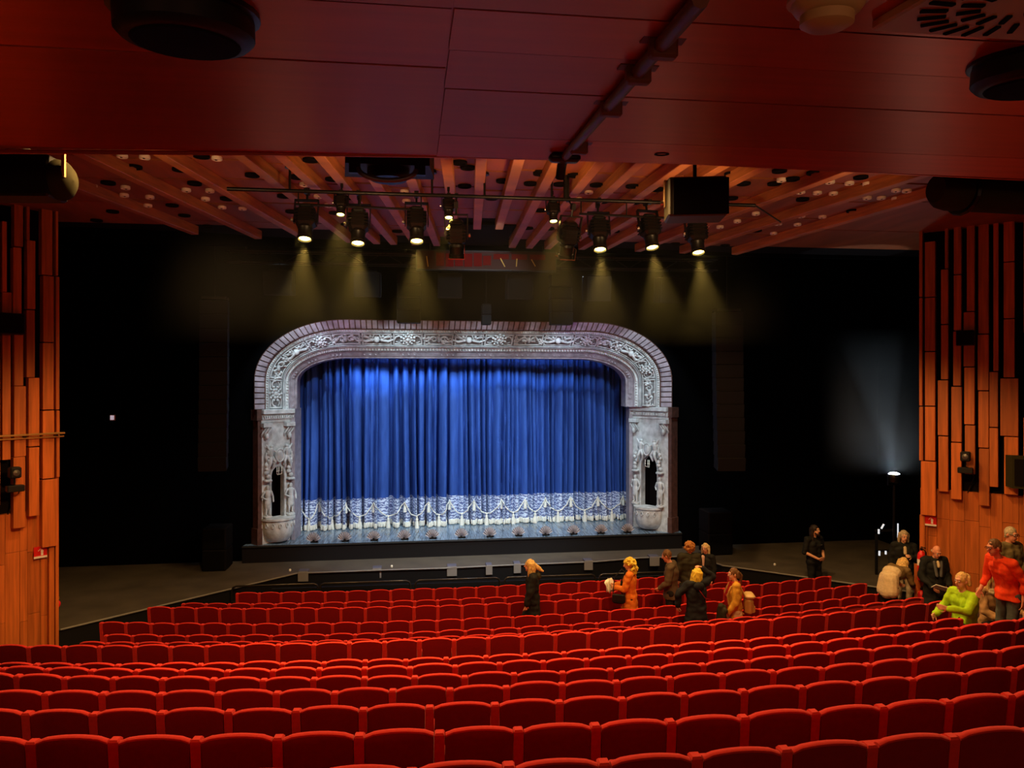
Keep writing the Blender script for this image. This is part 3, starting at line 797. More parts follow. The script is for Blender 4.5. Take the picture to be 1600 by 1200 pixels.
# ------------------------------------------------------------------ blue house curtain
CA, CB = Vector((-4.3 * K, 25.4 * K)), Vector((7.6 * K, 26.2 * K))
cd = (CB - CA); CL = cd.length; cd.normalize(); cn = Vector((cd.y, -cd.x))       # cn points to the hall
zC1 = zTi + .75
folds = []; l = 0.
while l < CL:
    wd = rnd.choice((.10, .13, .16, .19, .22, .26)) * rnd.uniform(.85, 1.15); folds.append((l, wd, rnd.choice((.35, .6, .8, 1.0, 1.0, 1.15)), rnd.uniform(.25, .75))); l += wd
    if rnd.random() < (.62 if l < CL * .42 else .28):          # a deep gathered gap between two folds
        wd = rnd.uniform(.06, .13) if l < CL * .42 else rnd.uniform(.03, .06); folds.append((l, wd, -1.1, .5)); l += wd
def fold(l, zf):
    for (a, wd, am, sk) in folds:
        if a <= l < a + wd or (a, wd, am, sk) == folds[-1]:
            q = min(max((l - a) / wd, 0), 1); break
    q = q / (2 * sk) if q < sk else .5 + (q - sk) / (2 * (1 - sk))
    base = math.sin(math.pi * q) ** (.75 if am > 0 else .3) * am
    am2 = .20 + .16 * (1 - zf)
    return base * am2 + .05 * math.sin(l * 2.1 + 1.) * (1 - .4 * zf) + .025 * noise.noise((l * 1.7, zf * 2.5, 3.))
def cpt(l, z, off=0.):
    zf = (z - Z_ST) / (zC1 - Z_ST)
    ls = l + .05 * (1 - zf) * math.sin(l * 3.3 + zf * 2.)
    f_ = fold(min(max(ls, 0), CL - .001), zf) + off
    p = CA + cd * l + cn * f_
    return Vector((p.x, p.y, z))
NU = 620; hemz = Z_ST + .86
cur = tag(empty('stage_curtain', (1.4, 22.2, Z_ST)), 'blue velvet stage curtain with pale fringed and tasselled hem', 'curtain')
bpy.context.view_layer.update()
def cchild(mb, name, m, smooth=True):
    o = mb.build(name, m, cur, smooth); o.matrix_parent_inverse = cur.matrix_world.inverted(); return o
def sheet(z0, z1, nv, off, thick=.02):
    mb = MB(); mb.grid(lambda u, v: cpt(u * CL, z0 + (z1 - z0) * v, off), NU, nv); return mb
cchild(sheet(hemz - .02, zC1, 26, 0.), 'curtain_cloth', M['curtain'])
# patterned hem: pale blue-white damask in horizontal bands
mh = bpy.data.materials.new('damask_hem'); mh.use_nodes = True
nt = mh.node_tree; b = nt.nodes['Principled BSDF']; b.inputs['Roughness'].default_value = .75
tc = nt.nodes.new('ShaderNodeTexCoord'); sp_ = nt.nodes.new('ShaderNodeSeparateXYZ'); nt.links.new(tc.outputs['Object'], sp_.inputs[0])
wv = nt.nodes.new('ShaderNodeTexWave'); wv.wave_type = 'BANDS'; wv.bands_direction = 'Z'; wv.inputs['Scale'].default_value = 3.4; wv.inputs['Distortion'].default_value = 9; wv.inputs['Detail'].default_value = 3; wv.inputs['Detail Scale'].default_value = 2.2
vo = nt.nodes.new('ShaderNodeTexVoronoi'); vo.inputs['Scale'].default_value = 9
nt.links.new(tc.outputs['Object'], wv.inputs[0]); nt.links.new(tc.outputs['Object'], vo.inputs['Vector'])
mx = nt.nodes.new('ShaderNodeMath'); mx.operation = 'MULTIPLY'; nt.links.new(wv.outputs['Fac'], mx.inputs[0])
ad = nt.nodes.new('ShaderNodeMath'); ad.operation = 'ADD'; ad.inputs[1].default_value = .35; nt.links.new(vo.outputs['Distance'], ad.inputs[0]); nt.links.new(ad.outputs[0], mx.inputs[1])
rp = nt.nodes.new('ShaderNodeValToRGB'); rp.color_ramp.elements[0].color = (.13, .17, .38, 1); rp.color_ramp.elements[0].position = .12; rp.color_ramp.elements[1].color = (.74, .84, 1.0, 1); rp.color_ramp.elements[1].position = .55
nt.links.new(mx.outputs[0], rp.inputs[0]); nt.links.new(rp.outputs[0], b.inputs['Base Color'])
cchild(sheet(Z_ST + .06, hemz, 8, .012), 'patterned_hem', mh)
mb = MB()
for k in range(330):
    l = CL * (k + .5) / 330; p = cpt(l, Z_ST + .09, .035 + rnd.uniform(-.01, .015))
    mb.cap(p + Vector((0, 0, .05)), p + Vector((rnd.uniform(-.015, .015), rnd.uniform(-.03, .0), -.055)), .022, .03, 5, 2)
tag(cchild(mb, 'fringe', M['ivory']), kind='stuff')
TOPS = [440, 470, 498, 540.5, 584, 632, 668, 702, 738, 781, 817, 849, 887.5, 929, 968, 1004]
def l_of(px):
    d = ray(px, 0); det = d.x * cd.y - d.y * cd.x
    t = (CA.x * cd.y - CA.y * cd.x) / det
    return (Vector((d.x * t, d.y * t)) - CA).dot(cd)
TL = [l_of(p) for p in TOPS]
def tassel(p, sz, name='tassel', par=None):
    mb = MB(); mb.lathe([(.0, .03), (.018, .02), (.022, 0), (.014, -.02), (.030, -.04), (.036, -.07), (.030, -.085), (.040, -.11), (.052, -.22), (.056, -.27), (.0, -.27)], Matrix.Translation(p) @ Matrix.Scale(sz, 4), 9)
    o = cchild(mb, name, M['ivory'])
    if par is not None: o.parent = par; o.matrix_parent_inverse = Matrix.Identity(4)
    return o
for a, b_ in zip(TL, TL[1:]):
    zt_a = Z_ST + .74; dip = .40; pts_ = []
    for i in range(13):
        q = i / 12; l = a + (b_ - a) * q
        p = cpt(min(max(l, .01), CL - .01), zt_a - dip * (1 - (2 * q - 1) ** 2), .05)
        pts_.append(p)
    # cords hang free in front of the folds
    y_ = [p.y for p in pts_]
    for i, p in enumerate(pts_): p.y = min(p.y, (y_[0] + y_[-1]) / 2 - .02)
    rp_ = cchild(MB().tube(pts_, .017, 6), 'rope', M['ivory'])
    tassel(pts_[6] + Vector((0, -.02, -.02)), 1.2, 'tassel', rp_)
for a in TL[1:-1]: tassel(cpt(a, Z_ST + .72, .07), 1.0)

# ------------------------------------------------------------------ scallop footlights
shell_px = [(487.5, 851), (537, 849), (583, 847.5), (631, 845.5), (675.5, 843.5), (721, 842), (765.5, 840.5), (810, 838.5), (852.7, 837), (896, 835.5), (938.7, 834), (979.3, 832)]
mb = MB()
nr = 9; rr = .255
vv = []; ff = []; nn = nr * 4
for j in range(7):
    v = j / 6; rad = rr * (.22 + .78 * v)
    for i in range(nn + 1):
        a = math.pi * (.12 + .76 * i / nn)
        rib = (1 + .07 * math.cos(2 * math.pi * nr * i / nn) * v)
        rd = rad * rib
        bulge = -.075 * math.sin(math.pi * (.1 + .75 * v)) - .016 * math.cos(2 * math.pi * nr * i / nn) * v
        vv.append((rd * math.cos(a) * .78, bulge, .02 + rd * math.sin(a)))
m_ = nn + 1
for j in range(6):
    for i in range(nn): ff.append((j * m_ + i, j * m_ + i + 1, (j + 1) * m_ + i + 1, (j + 1) * m_ + i))
k0 = len(vv)
vv += [(x, y + .016, z) for x, y, z in vv]
ff += [tuple(reversed([q + k0 for q in f_])) for f_ in ff]
ff += [(6 * m_ + i, 6 * m_ + i + 1, k0 + 6 * m_ + i + 1, k0 + 6 * m_ + i) for i in range(nn)]
mb.add(vv, ff)
M['shell'] = mat('shell_grey', (.34, .31, .32), .45)
shell_me = mb.mesh('scallop', M['shell'], 40)
base_me = MB().box((.02, .05, .025), (.20, .16, .05), bev=.015).tube([(0, .04, .05), (0, .03, .10)], .03, 8).mesh('base', M['blackm'])
lampb_me = MB().ball((0, .055, .12), .03, 8, 6).mesh('lamp_bulb', M['white'], True)
for k, (px, py) in enumerate(shell_px):
    q = at_z(px, py, Z_ST + .01)
    r_ = tag(empty('shell_footlight', (q.x, stage_edge_y(q.x) + .16, Z_ST + .004), R(1.5)), 'bronze scallop shell footlight on the stage edge, %s from the left' % ordinal(k + 1), 'footlight', 'scallop footlights along the stage edge')
    link('scallop', shell_me, r_); link('base', base_me, r_); link('lamp_bulb', lampb_me, r_)

# ================================================================== seats
SW = .405                        # width of the back
def seat_meshes():
    lean = .10
    def back(z): return -lean * (z - .30)
    n = 8
    # dark rear panel
    m = MB(); vv = []
    zb, w2 = .20, SW / 2
    rows_ = [zb, .45, .65]
    top = lambda x: SEAT_H - .019 - .022 * (x / w2) ** 2
    def sheet(y_off, inset, tp):
        o = []
        for j in range(5):
            for i in range(n + 1):
                x = -1 + 2 * i / n; tpz = tp(x * w2)
                z = zb + (tpz - zb) * j / 4; ww = (w2 - inset) * (.955 + .045 * min(1, (z - zb) / .5))
                o.append((x * ww, back(z) + y_off, z))
        return o
    A = sheet(-.012, .0, top); B = sheet(.012, .0, top)
    ff = []
    for j in range(4):
        for i in range(n):
            a = j * (n + 1) + i; ff.append((a, a + 1, a + n + 2, a + n + 1)); c = a + len(A); ff.append((c, c + n + 1, c + n + 2, c + 1))
    for i in range(n): ff.append((4 * (n + 1) + i, 4 * (n + 1) + i + 1, len(A) + 4 * (n + 1) + i + 1, len(A) + 4 * (n + 1) + i))
    for j in range(4): ff.append((j * (n + 1), (j + 1) * (n + 1), len(A) + (j + 1) * (n + 1), len(A) + j * (n + 1))); ff.append((j * (n + 1) + n, len(A) + j * (n + 1) + n, len(A) + (j + 1) * (n + 1) + n, (j + 1) * (n + 1) + n))
    m.add(A + B, ff); panel = m.mesh('back_panel', M['seatpanel'])
    # upholstered pad with a rolled top edge
    m = MB(); prof = []
    ring_ = [(-.013, -.017), (-.013, -.008), (-.004, -.001), (.012, .0), (.026, -.005), (.042, -.022), (.062, -.06), (.085, -.30), (.075, -.46), (.012, -.46), (.012, -.10), (.012, -.05)]
    vv = []; P_ = len(ring_)
    for i in range(n + 1):
        x = -1 + 2 * i / n
        tz = SEAT_H - .022 * x * x - (.010 if abs(x) > .99 else 0)
        for (dy, dz) in ring_:
            z = tz + dz; ww = w2 * (.955 + .045 * min(1, (z - zb) / .5))
            vv.append((x * ww, back(z) + dy, z))
    ff = []
    for i in range(n):
        for k in range(P_): ff.append((i * P_ + k, i * P_ + (k + 1) % P_, (i + 1) * P_ + (k + 1) % P_, (i + 1) * P_ + k))
    ff += [tuple(range(P_ - 1, -1, -1)), tuple(range(n * P_, (n + 1) * P_))]
    m.add(vv, ff); pad = m.mesh('backrest', M['seatred'], 45)
    # tipped up cushion
    m = MB().box((0, .17, .47), (SW * .95, .10, .42), bev=.03); cush = m.mesh('seat_cushion', M['seatred'])
    # upholstered side wing carrying the armrest
    m = MB(); vv = []
    wd = .030
    for z, yy in ((.0, .03), (.45, .0), (SEAT_H - .040, 0), (SEAT_H - .028, 0)):
        ins = .008 if z > SEAT_H - .035 else 0
        y0 = back(max(z, .3)) - .014 + ins; y1 = back(max(z, .3)) + .05 - ins
        vv += [(-wd + ins, y0, z), (wd - ins, y0, z), (wd - ins, y1, z), (-wd + ins, y1, z)]
    ff = [(3, 2, 1, 0), (12, 13, 14, 15)]
    for j in range(3):
        for k in range(4): ff.append((j * 4 + k, j * 4 + (k + 1) % 4, (j + 1) * 4 + (k + 1) % 4, (j + 1) * 4 + k))
    m.add(vv, ff); wing = m.mesh('side_wing', M['seatred'])
    arm = MB().box((0, .16, .55), (.056, .24, .05), bev=.015).box((0, .15, .27), (.045, .20, .54), bev=.01).mesh('armrest', M['seatred'])
    leg = MB().box((0, .10, .11), (.30, .05, .22)).box((0, .12, .01), (.34, .16, .02)).mesh('leg', M['blackm'])
    return dict(back_panel=panel, backrest=pad, seat_cushion=cush, side_wing=wing, armrest=arm, leg=leg)
SM = seat_meshes()
ROWN = ['front row nearest the stage', 'second row from the stage', 'third row from the stage', 'fourth row from the stage', 'fifth row from the stage', 'sixth row from the stage',
        'tall row behind the cross aisle', 'seventh row from the bottom of the picture', 'sixth row from the bottom of the picture', 'fifth row from the bottom of the picture', 'fourth row from the bottom of the picture', 'third row from the bottom of the picture',
        'second row from the bottom of the picture', 'bottom row of the picture']
def seat_xy(i, x):
    y = row_y(i, x); sl = (x - ROW_V[i] * K) / (ROW_R[i] * K)
    return y, math.atan(sl)
SKIP = {}
hidden = MB(); n_seats = 0
for i in range(14):
    xd, _ = ray_row(ROW_DIV[i], i); xl, _ = ray_row(ROW_L[i], i); xr, _ = ray_row(ROW_E[i], i)
    # walk along the curve from the known joint
    def walk(x, s):
        _, a = seat_xy(i, x); return x + s * PITCH * math.cos(a)
    js = [xd]
    while js[0] - PITCH * .5 > xl: js.insert(0, walk(js[0], -1))
    while js[-1] + PITCH * .5 < xr: js.append(walk(js[-1], 1))
    for k, (a, b) in enumerate(zip(js, js[1:])):
        x = (a + b) / 2; y, ang = seat_xy(i, x)
        if i == 5:            # row almost wholly hidden behind the taller row
            Mx = Matrix.Translation((x, y, ROW_Z[i])) @ Matrix.Rotation(ang, 4, 'Z')
            for nm in ('back_panel', 'backrest', 'side_wing'):
                me = SM[nm]; sh = Matrix.Translation((PITCH / 2, 0, 0)) if nm == 'side_wing' else Matrix.Identity(4)
                if nm == 'backrest': hidden.add([v.co for v in me.vertices], [tuple(p.vertices) for p in me.polygons], Mx @ sh)
                elif nm == 'side_wing': hidden.add([v.co for v in me.vertices], [tuple(p.vertices) for p in me.polygons], Mx @ sh)
            continue
        lab = 'red theatre seat, %s from left, %s' % (ordinal(k + 1), ROWN[i])
        rz = ang + rnd.uniform(-.012, .012)
        if i == 7 and k == len(js) - 2: pass
        r_ = tag(empty('theatre_seat', (x, y, ROW_Z[i]), rz), lab, 'seat', 'red theatre seats in rows')
        n_seats += 1
        jit = rnd.uniform(-.006, .006)
        for nm in ('back_panel', 'backrest', 'seat_cushion', 'leg'):
            o = link(nm, SM[nm], r_); o.location.z = jit if nm != 'leg' else 0
        sides_ = (1,) if k else (-1, 1)
        for s in sides_:
            o = link('side_wing', SM['side_wing'], r_); o.location = (s * PITCH / 2, 0, rnd.uniform(-.006, .008)); o2 = link('armrest', SM['armrest'], r_); o2.location.x = s * PITCH / 2
tag(hidden.build('seat_row', M['seatred']), 'red seat tops just showing above the tall row behind the cross aisle', 'seats', kind='stuff')
print('seats', n_seats)

# ================================================================== rigging and fixtures
def bar_z(px): return 11.9 + (px - 355) / 825 * 1.1
def barP(px, py): return at_d(px, py, bar_z(px))
zbar = at_d(355, 295, 11.9).z
lb = tag(empty('lighting_bar', (1.2, 10.4, zbar)), 'long dark lighting bar hung below the timber ceiling', 'lighting bar')
bpy.context.view_layer.update()
def child(mb, name, m, root, smooth=False):
    o = mb.build(name, m, root, smooth); o.matrix_parent_inverse = root.matrix_world.inverted(); return o
A, B = barP(355, 295), barP(1180, 321)
child(MB().tube([A, B], .028, 8), 'pipe', M['blackm'], lb, True)
child(MB().tube([B, barP(1220, 347)], .012, 6), 'end_brace', M['blackm'], lb)
for px, py in ((453, 297), (675, 304), (757, 307), (862, 310), (1075, 317)):
    p = barP(px, py); child(MB().tube([p, (p.x, p.y, ZC - .02)], .018, 6).lathe([(.07, 0), (.07, .03)], Matrix.Translation((p.x, p.y, ZC - .05)), 10), 'hanger', M['blackm'], lb)
for a, b in (((462, 319), (662, 328)), ((905, 334), (1052, 341))):
    P0, P1 = barP(*a), barP(*b)
    child(MB().tube([P0, P1], .018, 6), 'lower_pipe', M['blackm'], lb)
    for q in (.02, .5, .98):
        c = P0.lerp(P1, q); child(MB().tube([c, (c.x, c.y, zbar)], .010, 5), 'drop_rod', M['blackm'], lb)

# profile spotlights (beam leaves along local -z)
def lathe_y(): pass
sp_body = MB().box((0, 0, .02), (.22, .20, .24), bev=.035).box((0, .0, .16), (.17, .15, .06), bev=.03)
for k in range(4): sp_body.box((0, .0, -.03 + .04 * k), (.235, .215, .012))
SPB = sp_body.mesh('housing', M['blackm'])
SPL = MB().lathe([(.085, -.09), (.090, -.12), (.082, -.13), (.082, -.22), (.092, -.23), (.092, -.26), (.075, -.26), (.070, -.235), (.070, -.20)], seg=18).mesh('lens_barrel', M['blackm'], 40)
SPE = MB().ball((0, 0, -.235), (.068, .068, .022), 14, 7).mesh('lens', M['lamp'], True)
SPE0 = MB().ball((0, 0, -.235), (.068, .068, .022), 14, 7).mesh('lens', M['grey'], True)
SPY = MB().box((-.135, 0, .10), (.012, .05, .30)).box((.135, 0, .10), (.012, .05, .30)).box((0, 0, .25), (.28, .05, .012)).tube([(0, 0, .25), (0, 0, .36)], .014, 6).box((0, 0, .37), (.05, .06, .07)).mesh('yoke', M['blackm'])
SPK = MB().lathe([(.022, -.02), (.026, .0), (.022, .02)], Matrix.Translation((.15, 0, .0)) @ Matrix.Rotation(R(90), 4, 'Y'), 10).mesh('tilt_knob', M['chrome'])
SPF = MB().box((0, 0, -.265), (.20, .19, .008)).box((.098, 0, -.20), (.006, .17, .13)).mesh('colour_frame', M['chrome'])
def spotlight(px, py, lpx, lpy, on, label, sc=1., group='spotlights on the lighting bar'):
    top = barP(px, py - 26 * sc); lens = barP(lpx, lpy)
    d = (lens - top); 
    yaw = rnd.uniform(-.25, .25)
    root = tag(empty('stage_spotlight', barP(px, py)), label, 'spotlight', group)
    dirv = Vector((d.x * 1.1, -.30 if on else .45, -1.0)).normalized()
    rot = dirv.to_track_quat('-Z', 'Y')
    root.rotation_euler = rot.to_euler(); sc *= 1.2; root.scale = (sc,) * 3
    link('housing', SPB, root); link('lens', SPE if on else SPE0, link('lens_barrel', SPL, root)); link('tilt_knob', SPK, link('yoke', SPY, root))
    bpy.context.view_layer.update()
    p_ = root.matrix_world @ Vector((0, 0, .36)); q_ = barP(px, 295 + (px - 355) * 26 / 825); child(MB().tube([p_, q_], .012, 5).box(q_, (.05, .07, .07)), 'hanger', M['blackm'], root)
    if not on: link('colour_frame', SPF, root)
    if on:
        l = spot('spot_beam', root.location + dirv * .34 * sc, root.location + dirv * 3, 48, 380 * sc, (1.0, .62, .12), .7, .05)
    return root
for k, a in enumerate(((478, 343, 477, 366, 1), (560, 350, 560, 378, 1), (651, 347, 652, 370, 1), (713, 368, 716, 386, 0), (888, 370, 880, 390, 0), (936, 361, 934, 385, 1), (1015, 358, 1020, 381, 1), (1088, 366, 1088, 389, 1))):
    spotlight(*a, 'black profile spotlight %s, %s from the left along the bar' % ('glowing amber' if a[4] else 'unlit, with metal colour frame', ordinal(k + 1)))
for k, a in enumerate(((533, 317, 532, 327, 1), (701, 322, 701, 334, 1), (864, 328, 864, 341, 1))):
    spotlight(*a, 'small amber floodlight clamped to the bar, %s from the left' % ordinal(k + 1), .62, 'small floodlights on the lighting bar')

# conduit along the soffit down to the bar
cn_ = tag(empty('ceiling_conduit', at_sof(880, 240)), 'brown conduit with clamps running along the balcony soffit', 'conduit')
bpy.context.view_layer.update()
up = Vector((0, 0, -.035))
C0, C1 = at_sof(882, 238) + up, at_sof(1095, -18) + up
child(MB().tube([C0, C1], .030, 8), 'pipe', M['conduit'], cn_, True)
for px, py in ((1036, 60), (997, 103), (955, 158), (905, 222)):
    c = at_sof(px, py); child(MB().box((c.x, c.y, c.z - .035), (.11, .05, .09), bev=.01).box((c.x, c.y, c.z - .004), (.17, .06, .012)), 'clamp', M['conduit'], cn_)
c = at_sof(882, 238); b_ = barP(885, 311)
child(MB().tube([c + Vector((0, 0, -.03)), (c.x, c.y + .10, c.z - .06), (c.x, c.y + .16, c.z - .14)], .035, 8).box((c.x, c.y, c.z - .04), (.22, .10, .06), bev=.02), 'elbow', M['blackm'], cn_, True)
child(MB().tube([(b_.x, b_.y, ZC - .02), (b_.x, b_.y, zbar)], .045, 8), 'post', M['blackm'], lb)

# round items on the soffit
def on_soffit(px, py): 
    c = at_sof(px, py); return c, Matrix.Translation(c) @ Matrix.Rotation(math.atan(SLOPE), 4, 'X')
def soffit_thing(name, label, cat, px, py, parts):
    c, Mx = on_soffit(px, py); r_ = tag(empty(name, c), label, cat); r_.rotation_euler = (math.atan(SLOPE), 0, 0)
    for nm, mb, m in parts: mb.build(nm, m, r_, 40)
    return r_
rs = .235
for px, py, lab in ((289, 14, 'large round black loudspeaker under the balcony soffit, upper left'), (1622, 92, 'round black loudspeaker under the soffit at the right edge')):
    soffit_thing('ceiling_loudspeaker', lab, 'loudspeaker', px, py, (('body', MB().lathe([(rs, .0), (rs, -.09), (rs - .02, -.11), (rs - .05, -.115), (.0, -.115)], seg=28), M['blackp']), ('grille', MB().lathe([(rs - .05, -.116), (rs - .055, -.122), (.0, -.128)], seg=28), M['hole']), ('mount_ring', MB().lathe([(rs + .02, 0), (rs + .02, -.02), (rs, -.025)], seg=28), M['blackm'])))
soffit_thing('smoke_detector', 'white round smoke detector under the soffit at the top right', 'smoke detector', 1294, -4, (('body', MB().lathe([(.115, 0), (.115, -.03), (.10, -.05), (.085, -.055), (.085, -.085), (.06, -.10), (.0, -.10)], seg=22), M['cream']), ('base_ring', MB().lathe([(.13, 0), (.13, -.015), (.11, -.02)], seg=22), M['cream'])))
soffit_thing('recessed_opening', 'small dark hole in the soffit above the hanging loudspeaker', 'opening', 1034, 239, (('rim', MB().lathe([(.05, 0), (.052, -.012), (.04, -.012), (.038, .0), (.0, .0)], seg=16), M['hole']),))
cA, cB = at_sof(1361, 31), at_sof(1600, 47)
dd = (cB - cA); dd.z = 0; rzd = math.atan2(dd.y, dd.x); sz = .62
cc = cA + Vector((math.cos(rzd), math.sin(rzd), 0)) * sz / 2 - Vector((-math.sin(rzd), math.cos(rzd), 0)) * sz / 2
cc.z = sof_z(cc.y)
df = tag(empty('ceiling_diffuser', cc), 'square ventilation diffuser with swirl slots at the top right corner', 'diffuser'); df.rotation_euler = (math.atan(SLOPE), 0, rzd)
MB().box((0, 0, -.02), (sz, sz, .04), bev=.008).build('plate', M['cream'], df)
for ringk, (r0, r1, n_) in enumerate(((.10, .17, 14), (.20, .285, 24))):
    for k in range(n_):
        a = 2 * math.pi * k / n_
        MB().box((0, 0, 0), (r1 - r0, .017, .012)).build('slot', M['hole'], df).matrix_local = Matrix.Rotation(a, 4, 'Z') @ Matrix.Translation(((r0 + r1) / 2, .03, -.041)) @ Matrix.Rotation(R(18), 4, 'Z')

# suspended projector housing
P = at_d(607, 262, 8.2); pj = tag(empty('projector_housing', P), 'black suspended projector housing with a pale curved handle', 'projector')
MB().prism([(-.39, -.18), (.39, -.18), (.44, .30), (-.44, .30)], -.02, .20).build('body', M['blackp'], pj)
MB().box((-.30, -.20, -.02), (.10, .06, .20)).build('bracket', M['blackm'], pj); MB().box((.30, -.20, -.02), (.10, .06, .20)).build('bracket', M['blackm'], pj)
MB().lathe([(.0, -.10), (.17, -.10), (.20, -.06), (.20, .0), (.0, .0)], Matrix.Translation((0, 0, -.02)), 24).build('turntable', M['blackm'], pj, 40)
MB().tube([(.27 * math.cos(a), -.22, -.07 + .11 * math.sin(a)) for a in [math.pi * (1 + i / 14) for i in range(15)]], .024, 8).build('handle', M['grey'], pj, True)
MB().tube([(0, .1, .2), (0, .1, ZC - P.z - .01)], .03, 8).build('hanger', M['blackm'], pj)

# hanging loudspeaker before the ceiling
P = at_d(1086, 313, 9.6); hs = tag(empty('hanging_loudspeaker', P, R(-12)), 'black box loudspeaker hanging in a yoke under the ceiling', 'loudspeaker')
MB().box((0, 0, 0), (.64, .42, .43), bev=.02).build('cabinet', mat('olive_cabinet', (.05, .042, .02), .5), hs)
MB().box((0.03, -.215, -.005), (.60, .02, .40), bev=.006).build('grille', M['hole'], hs)
MB().box((0, .02, .225), (.68, .08, .012)).box((-.337, .02, .08), (.012, .08, .30)).box((.337, .02, .08), (.012, .08, .30)).build('yoke', M['cream'], hs)
MB().lathe([(.03, 0), (.03, .03)], Matrix.Translation((-.35, .02, -.02)) @ Matrix.Rotation(R(-90), 4, 'Y'), 10).build('knob', M['chrome'], hs)
MB().tube([(0, .02, .23), (0, .02, ZC - P.z - .01)], .022, 8).build('hanger', M['blackm'], hs)

# side loudspeakers near the soffit ends
olive = mat('olive_shell', (.03, .026, .010), .9, spec=.05)
P = at_d(35, 280, 8.4); s1 = tag(empty('side_loudspeaker', P, R(-6)), 'black loudspeaker with olive end cap and bracket, hanging above left timber wall', 'loudspeaker')
MB().box((-.30, 0, 0), (1.30, .34, .40), bev=.02).build('cabinet', M['blackp'], s1)
MB().lathe([(.0, .12), (.12, .10), (.18, .05), (.20, .0), (.20, -.03)], Matrix.Translation((.38, 0, -.01)) @ Matrix.Rotation(R(90), 4, 'Y'), 18).build('end_cap', olive, s1, 40)
MB().box((.47, -.12, .12), (.03, .03, .26)).box((.20, -.12, .225), (.56, .04, .02)).build('bracket', M['cream'], s1)
MB().ball((.0, -.05, .255), (.14, .09, .045), 12, 7).build('lamp', M['white'], s1, True)
MB().tube([(-.1, 0, .2), (-.1, 0, 1.1)], .03, 8).build('hanger', M['blackm'], s1)
P = at_d(1545, 300, 8.4); s2 = tag(empty('side_loudspeaker', P, R(4)), 'olive barrel loudspeaker in a black clamp, hanging above right timber wall', 'loudspeaker')
MB().lathe([(.0, -.62), (.13, -.60), (.185, -.53), (.20, -.45), (.20, .6)], Matrix.Rotation(R(90), 4, 'Y'), 20).build('barrel', olive, s2, 40)
MB().box((-.30, 0, .16), (.16, .36, .22), bev=.03).tube([(-.30 + .0, .215 * math.cos(a), .215 * math.sin(a)) for a in [i * .4 for i in range(17)]], .03, 6).build('clamp', M['blackm'], s2)
MB().box((.1, 0, .23), (1.4, .10, .08)).box((.45, -.1, .30), (.5, .10, .08)).build('rail', M['blackm'], s2)
MB().ball((-.42, -.15, .20), .025).ball((.02, -.16, .24), .022).build('indicator', M['white'], s2, True)
MB().tube([(.1, 0, .2), (.1, 0, 1.1)], .03, 8).build('hanger', M['blackm'], s2)

# truss, hanging loudspeakers and screen in front of the arch
TZ = 20.0
ta_, tb_ = at_d(352, 395, TZ), at_d(1118, 404, TZ + 1.6)
zt2 = (ta_.z + tb_.z) / 2
tr_ = tag(empty('lighting_truss', ((ta_.x + tb_.x) / 2, (ta_.y + tb_.y) / 2, zt2)), 'black lighting truss spanning above the stage arch', 'truss')
bpy.context.view_layer.update()
for dy, dz in ((-.14, .0), (.14, .0), (-.14, -.26), (.14, -.26)):
    child(MB().tube([(ta_.x, ta_.y + dy, zt2 + dz), (tb_.x, tb_.y + dy, zt2 + dz)], .025, 6), 'chord', M['blackm'], tr_)
mb = MB()
for k in range(26):
    a, b = ta_.lerp(tb_, k / 26), ta_.lerp(tb_, (k + 1) / 26)
    mb.tube([(a.x, a.y - .14, zt2 - (.26 if k % 2 else 0)), (b.x, b.y - .14, zt2 - (0 if k % 2 else .26))], .012, 4)
tag(child(mb, 'lattice', M['blackm'], tr_), kind='stuff')
for q in (.04, .35, .65, .96):
    c = ta_.lerp(tb_, q); child(MB().tube([(c.x, c.y, zt2), (c.x, c.y, 12.2)], .02, 5), 'cable', M['blackm'], tr_)
def truss_y(x): return ta_.y + (tb_.y - ta_.y) * (x - ta_.x) / (tb_.x - ta_.x)
cab = mat('speaker_cabinet', (.007, .006, .007), .7, spec=.12)
def hung_box(name, px0, px1, py0, py1, depth, label, group, tilt=0., cabs=1, dy=.35):
    c = at_d((px0 + px1) / 2, (py0 + py1) / 2, TZ + (px0 - 352) / 766 * 1.6); c = at_y((px0 + px1) / 2, (py0 + py1) / 2, truss_y(c.x) - .14)
    wd = (px1 - px0) / F * (c - O).length; ht = (py1 - py0) / F * (c - O).length
    r_ = tag(empty(name, c), label, 'loudspeaker', group)
    for k in range(cabs):
        h_ = ht / cabs; z = ht / 2 - h_ * (k + .5)
        bow = -.10 * ((k + .5) / cabs) ** 2 if cabs > 2 else 0
        o = MB().box((0, bow, z), (wd, depth, h_ - .008), bev=.015).build('cabinet', cab, r_); o.rotation_euler.x = tilt
        g = MB().box((0, bow - depth / 2 - .004, z), (wd * .92, .012, (h_ - .008) * .9), bev=.003).build('grille', M['blackg'], r_); g.rotation_euler.x = tilt
    MB().box((0, 0, ht / 2 + .015), (wd * .7, depth * .5, .03)).tube([(0, 0, ht / 2), (0, 0, zt2 - .255 - c.z)], .012, 5).build('bracket', M['blackg'], r_)
    return r_
for k, (a, b, y0, y1) in enumerate(((416, 457, 424, 461), (555, 594, 426, 464), (684, 721, 427, 466), (791, 831, 429, 468), (913, 951, 432, 471), (1026, 1066, 434, 473))):
    hung_box('hung_subwoofer', a, b, y0, y1, .55, 'square black loudspeaker hung above the arch, %s from the left of six' % ordinal(k + 1), 'square loudspeakers above the arch', R(6))
hung_box('column_loudspeaker', 621, 657, 427, 505, .40, 'tall dark column of loudspeakers over the arch, left of its middle', 'columns over the arch', 0, 4)
hung_box('column_loudspeaker', 859, 892, 430, 508, .40, 'tall dark column of loudspeakers over the arch, right of its middle', 'columns over the arch', 0, 4)
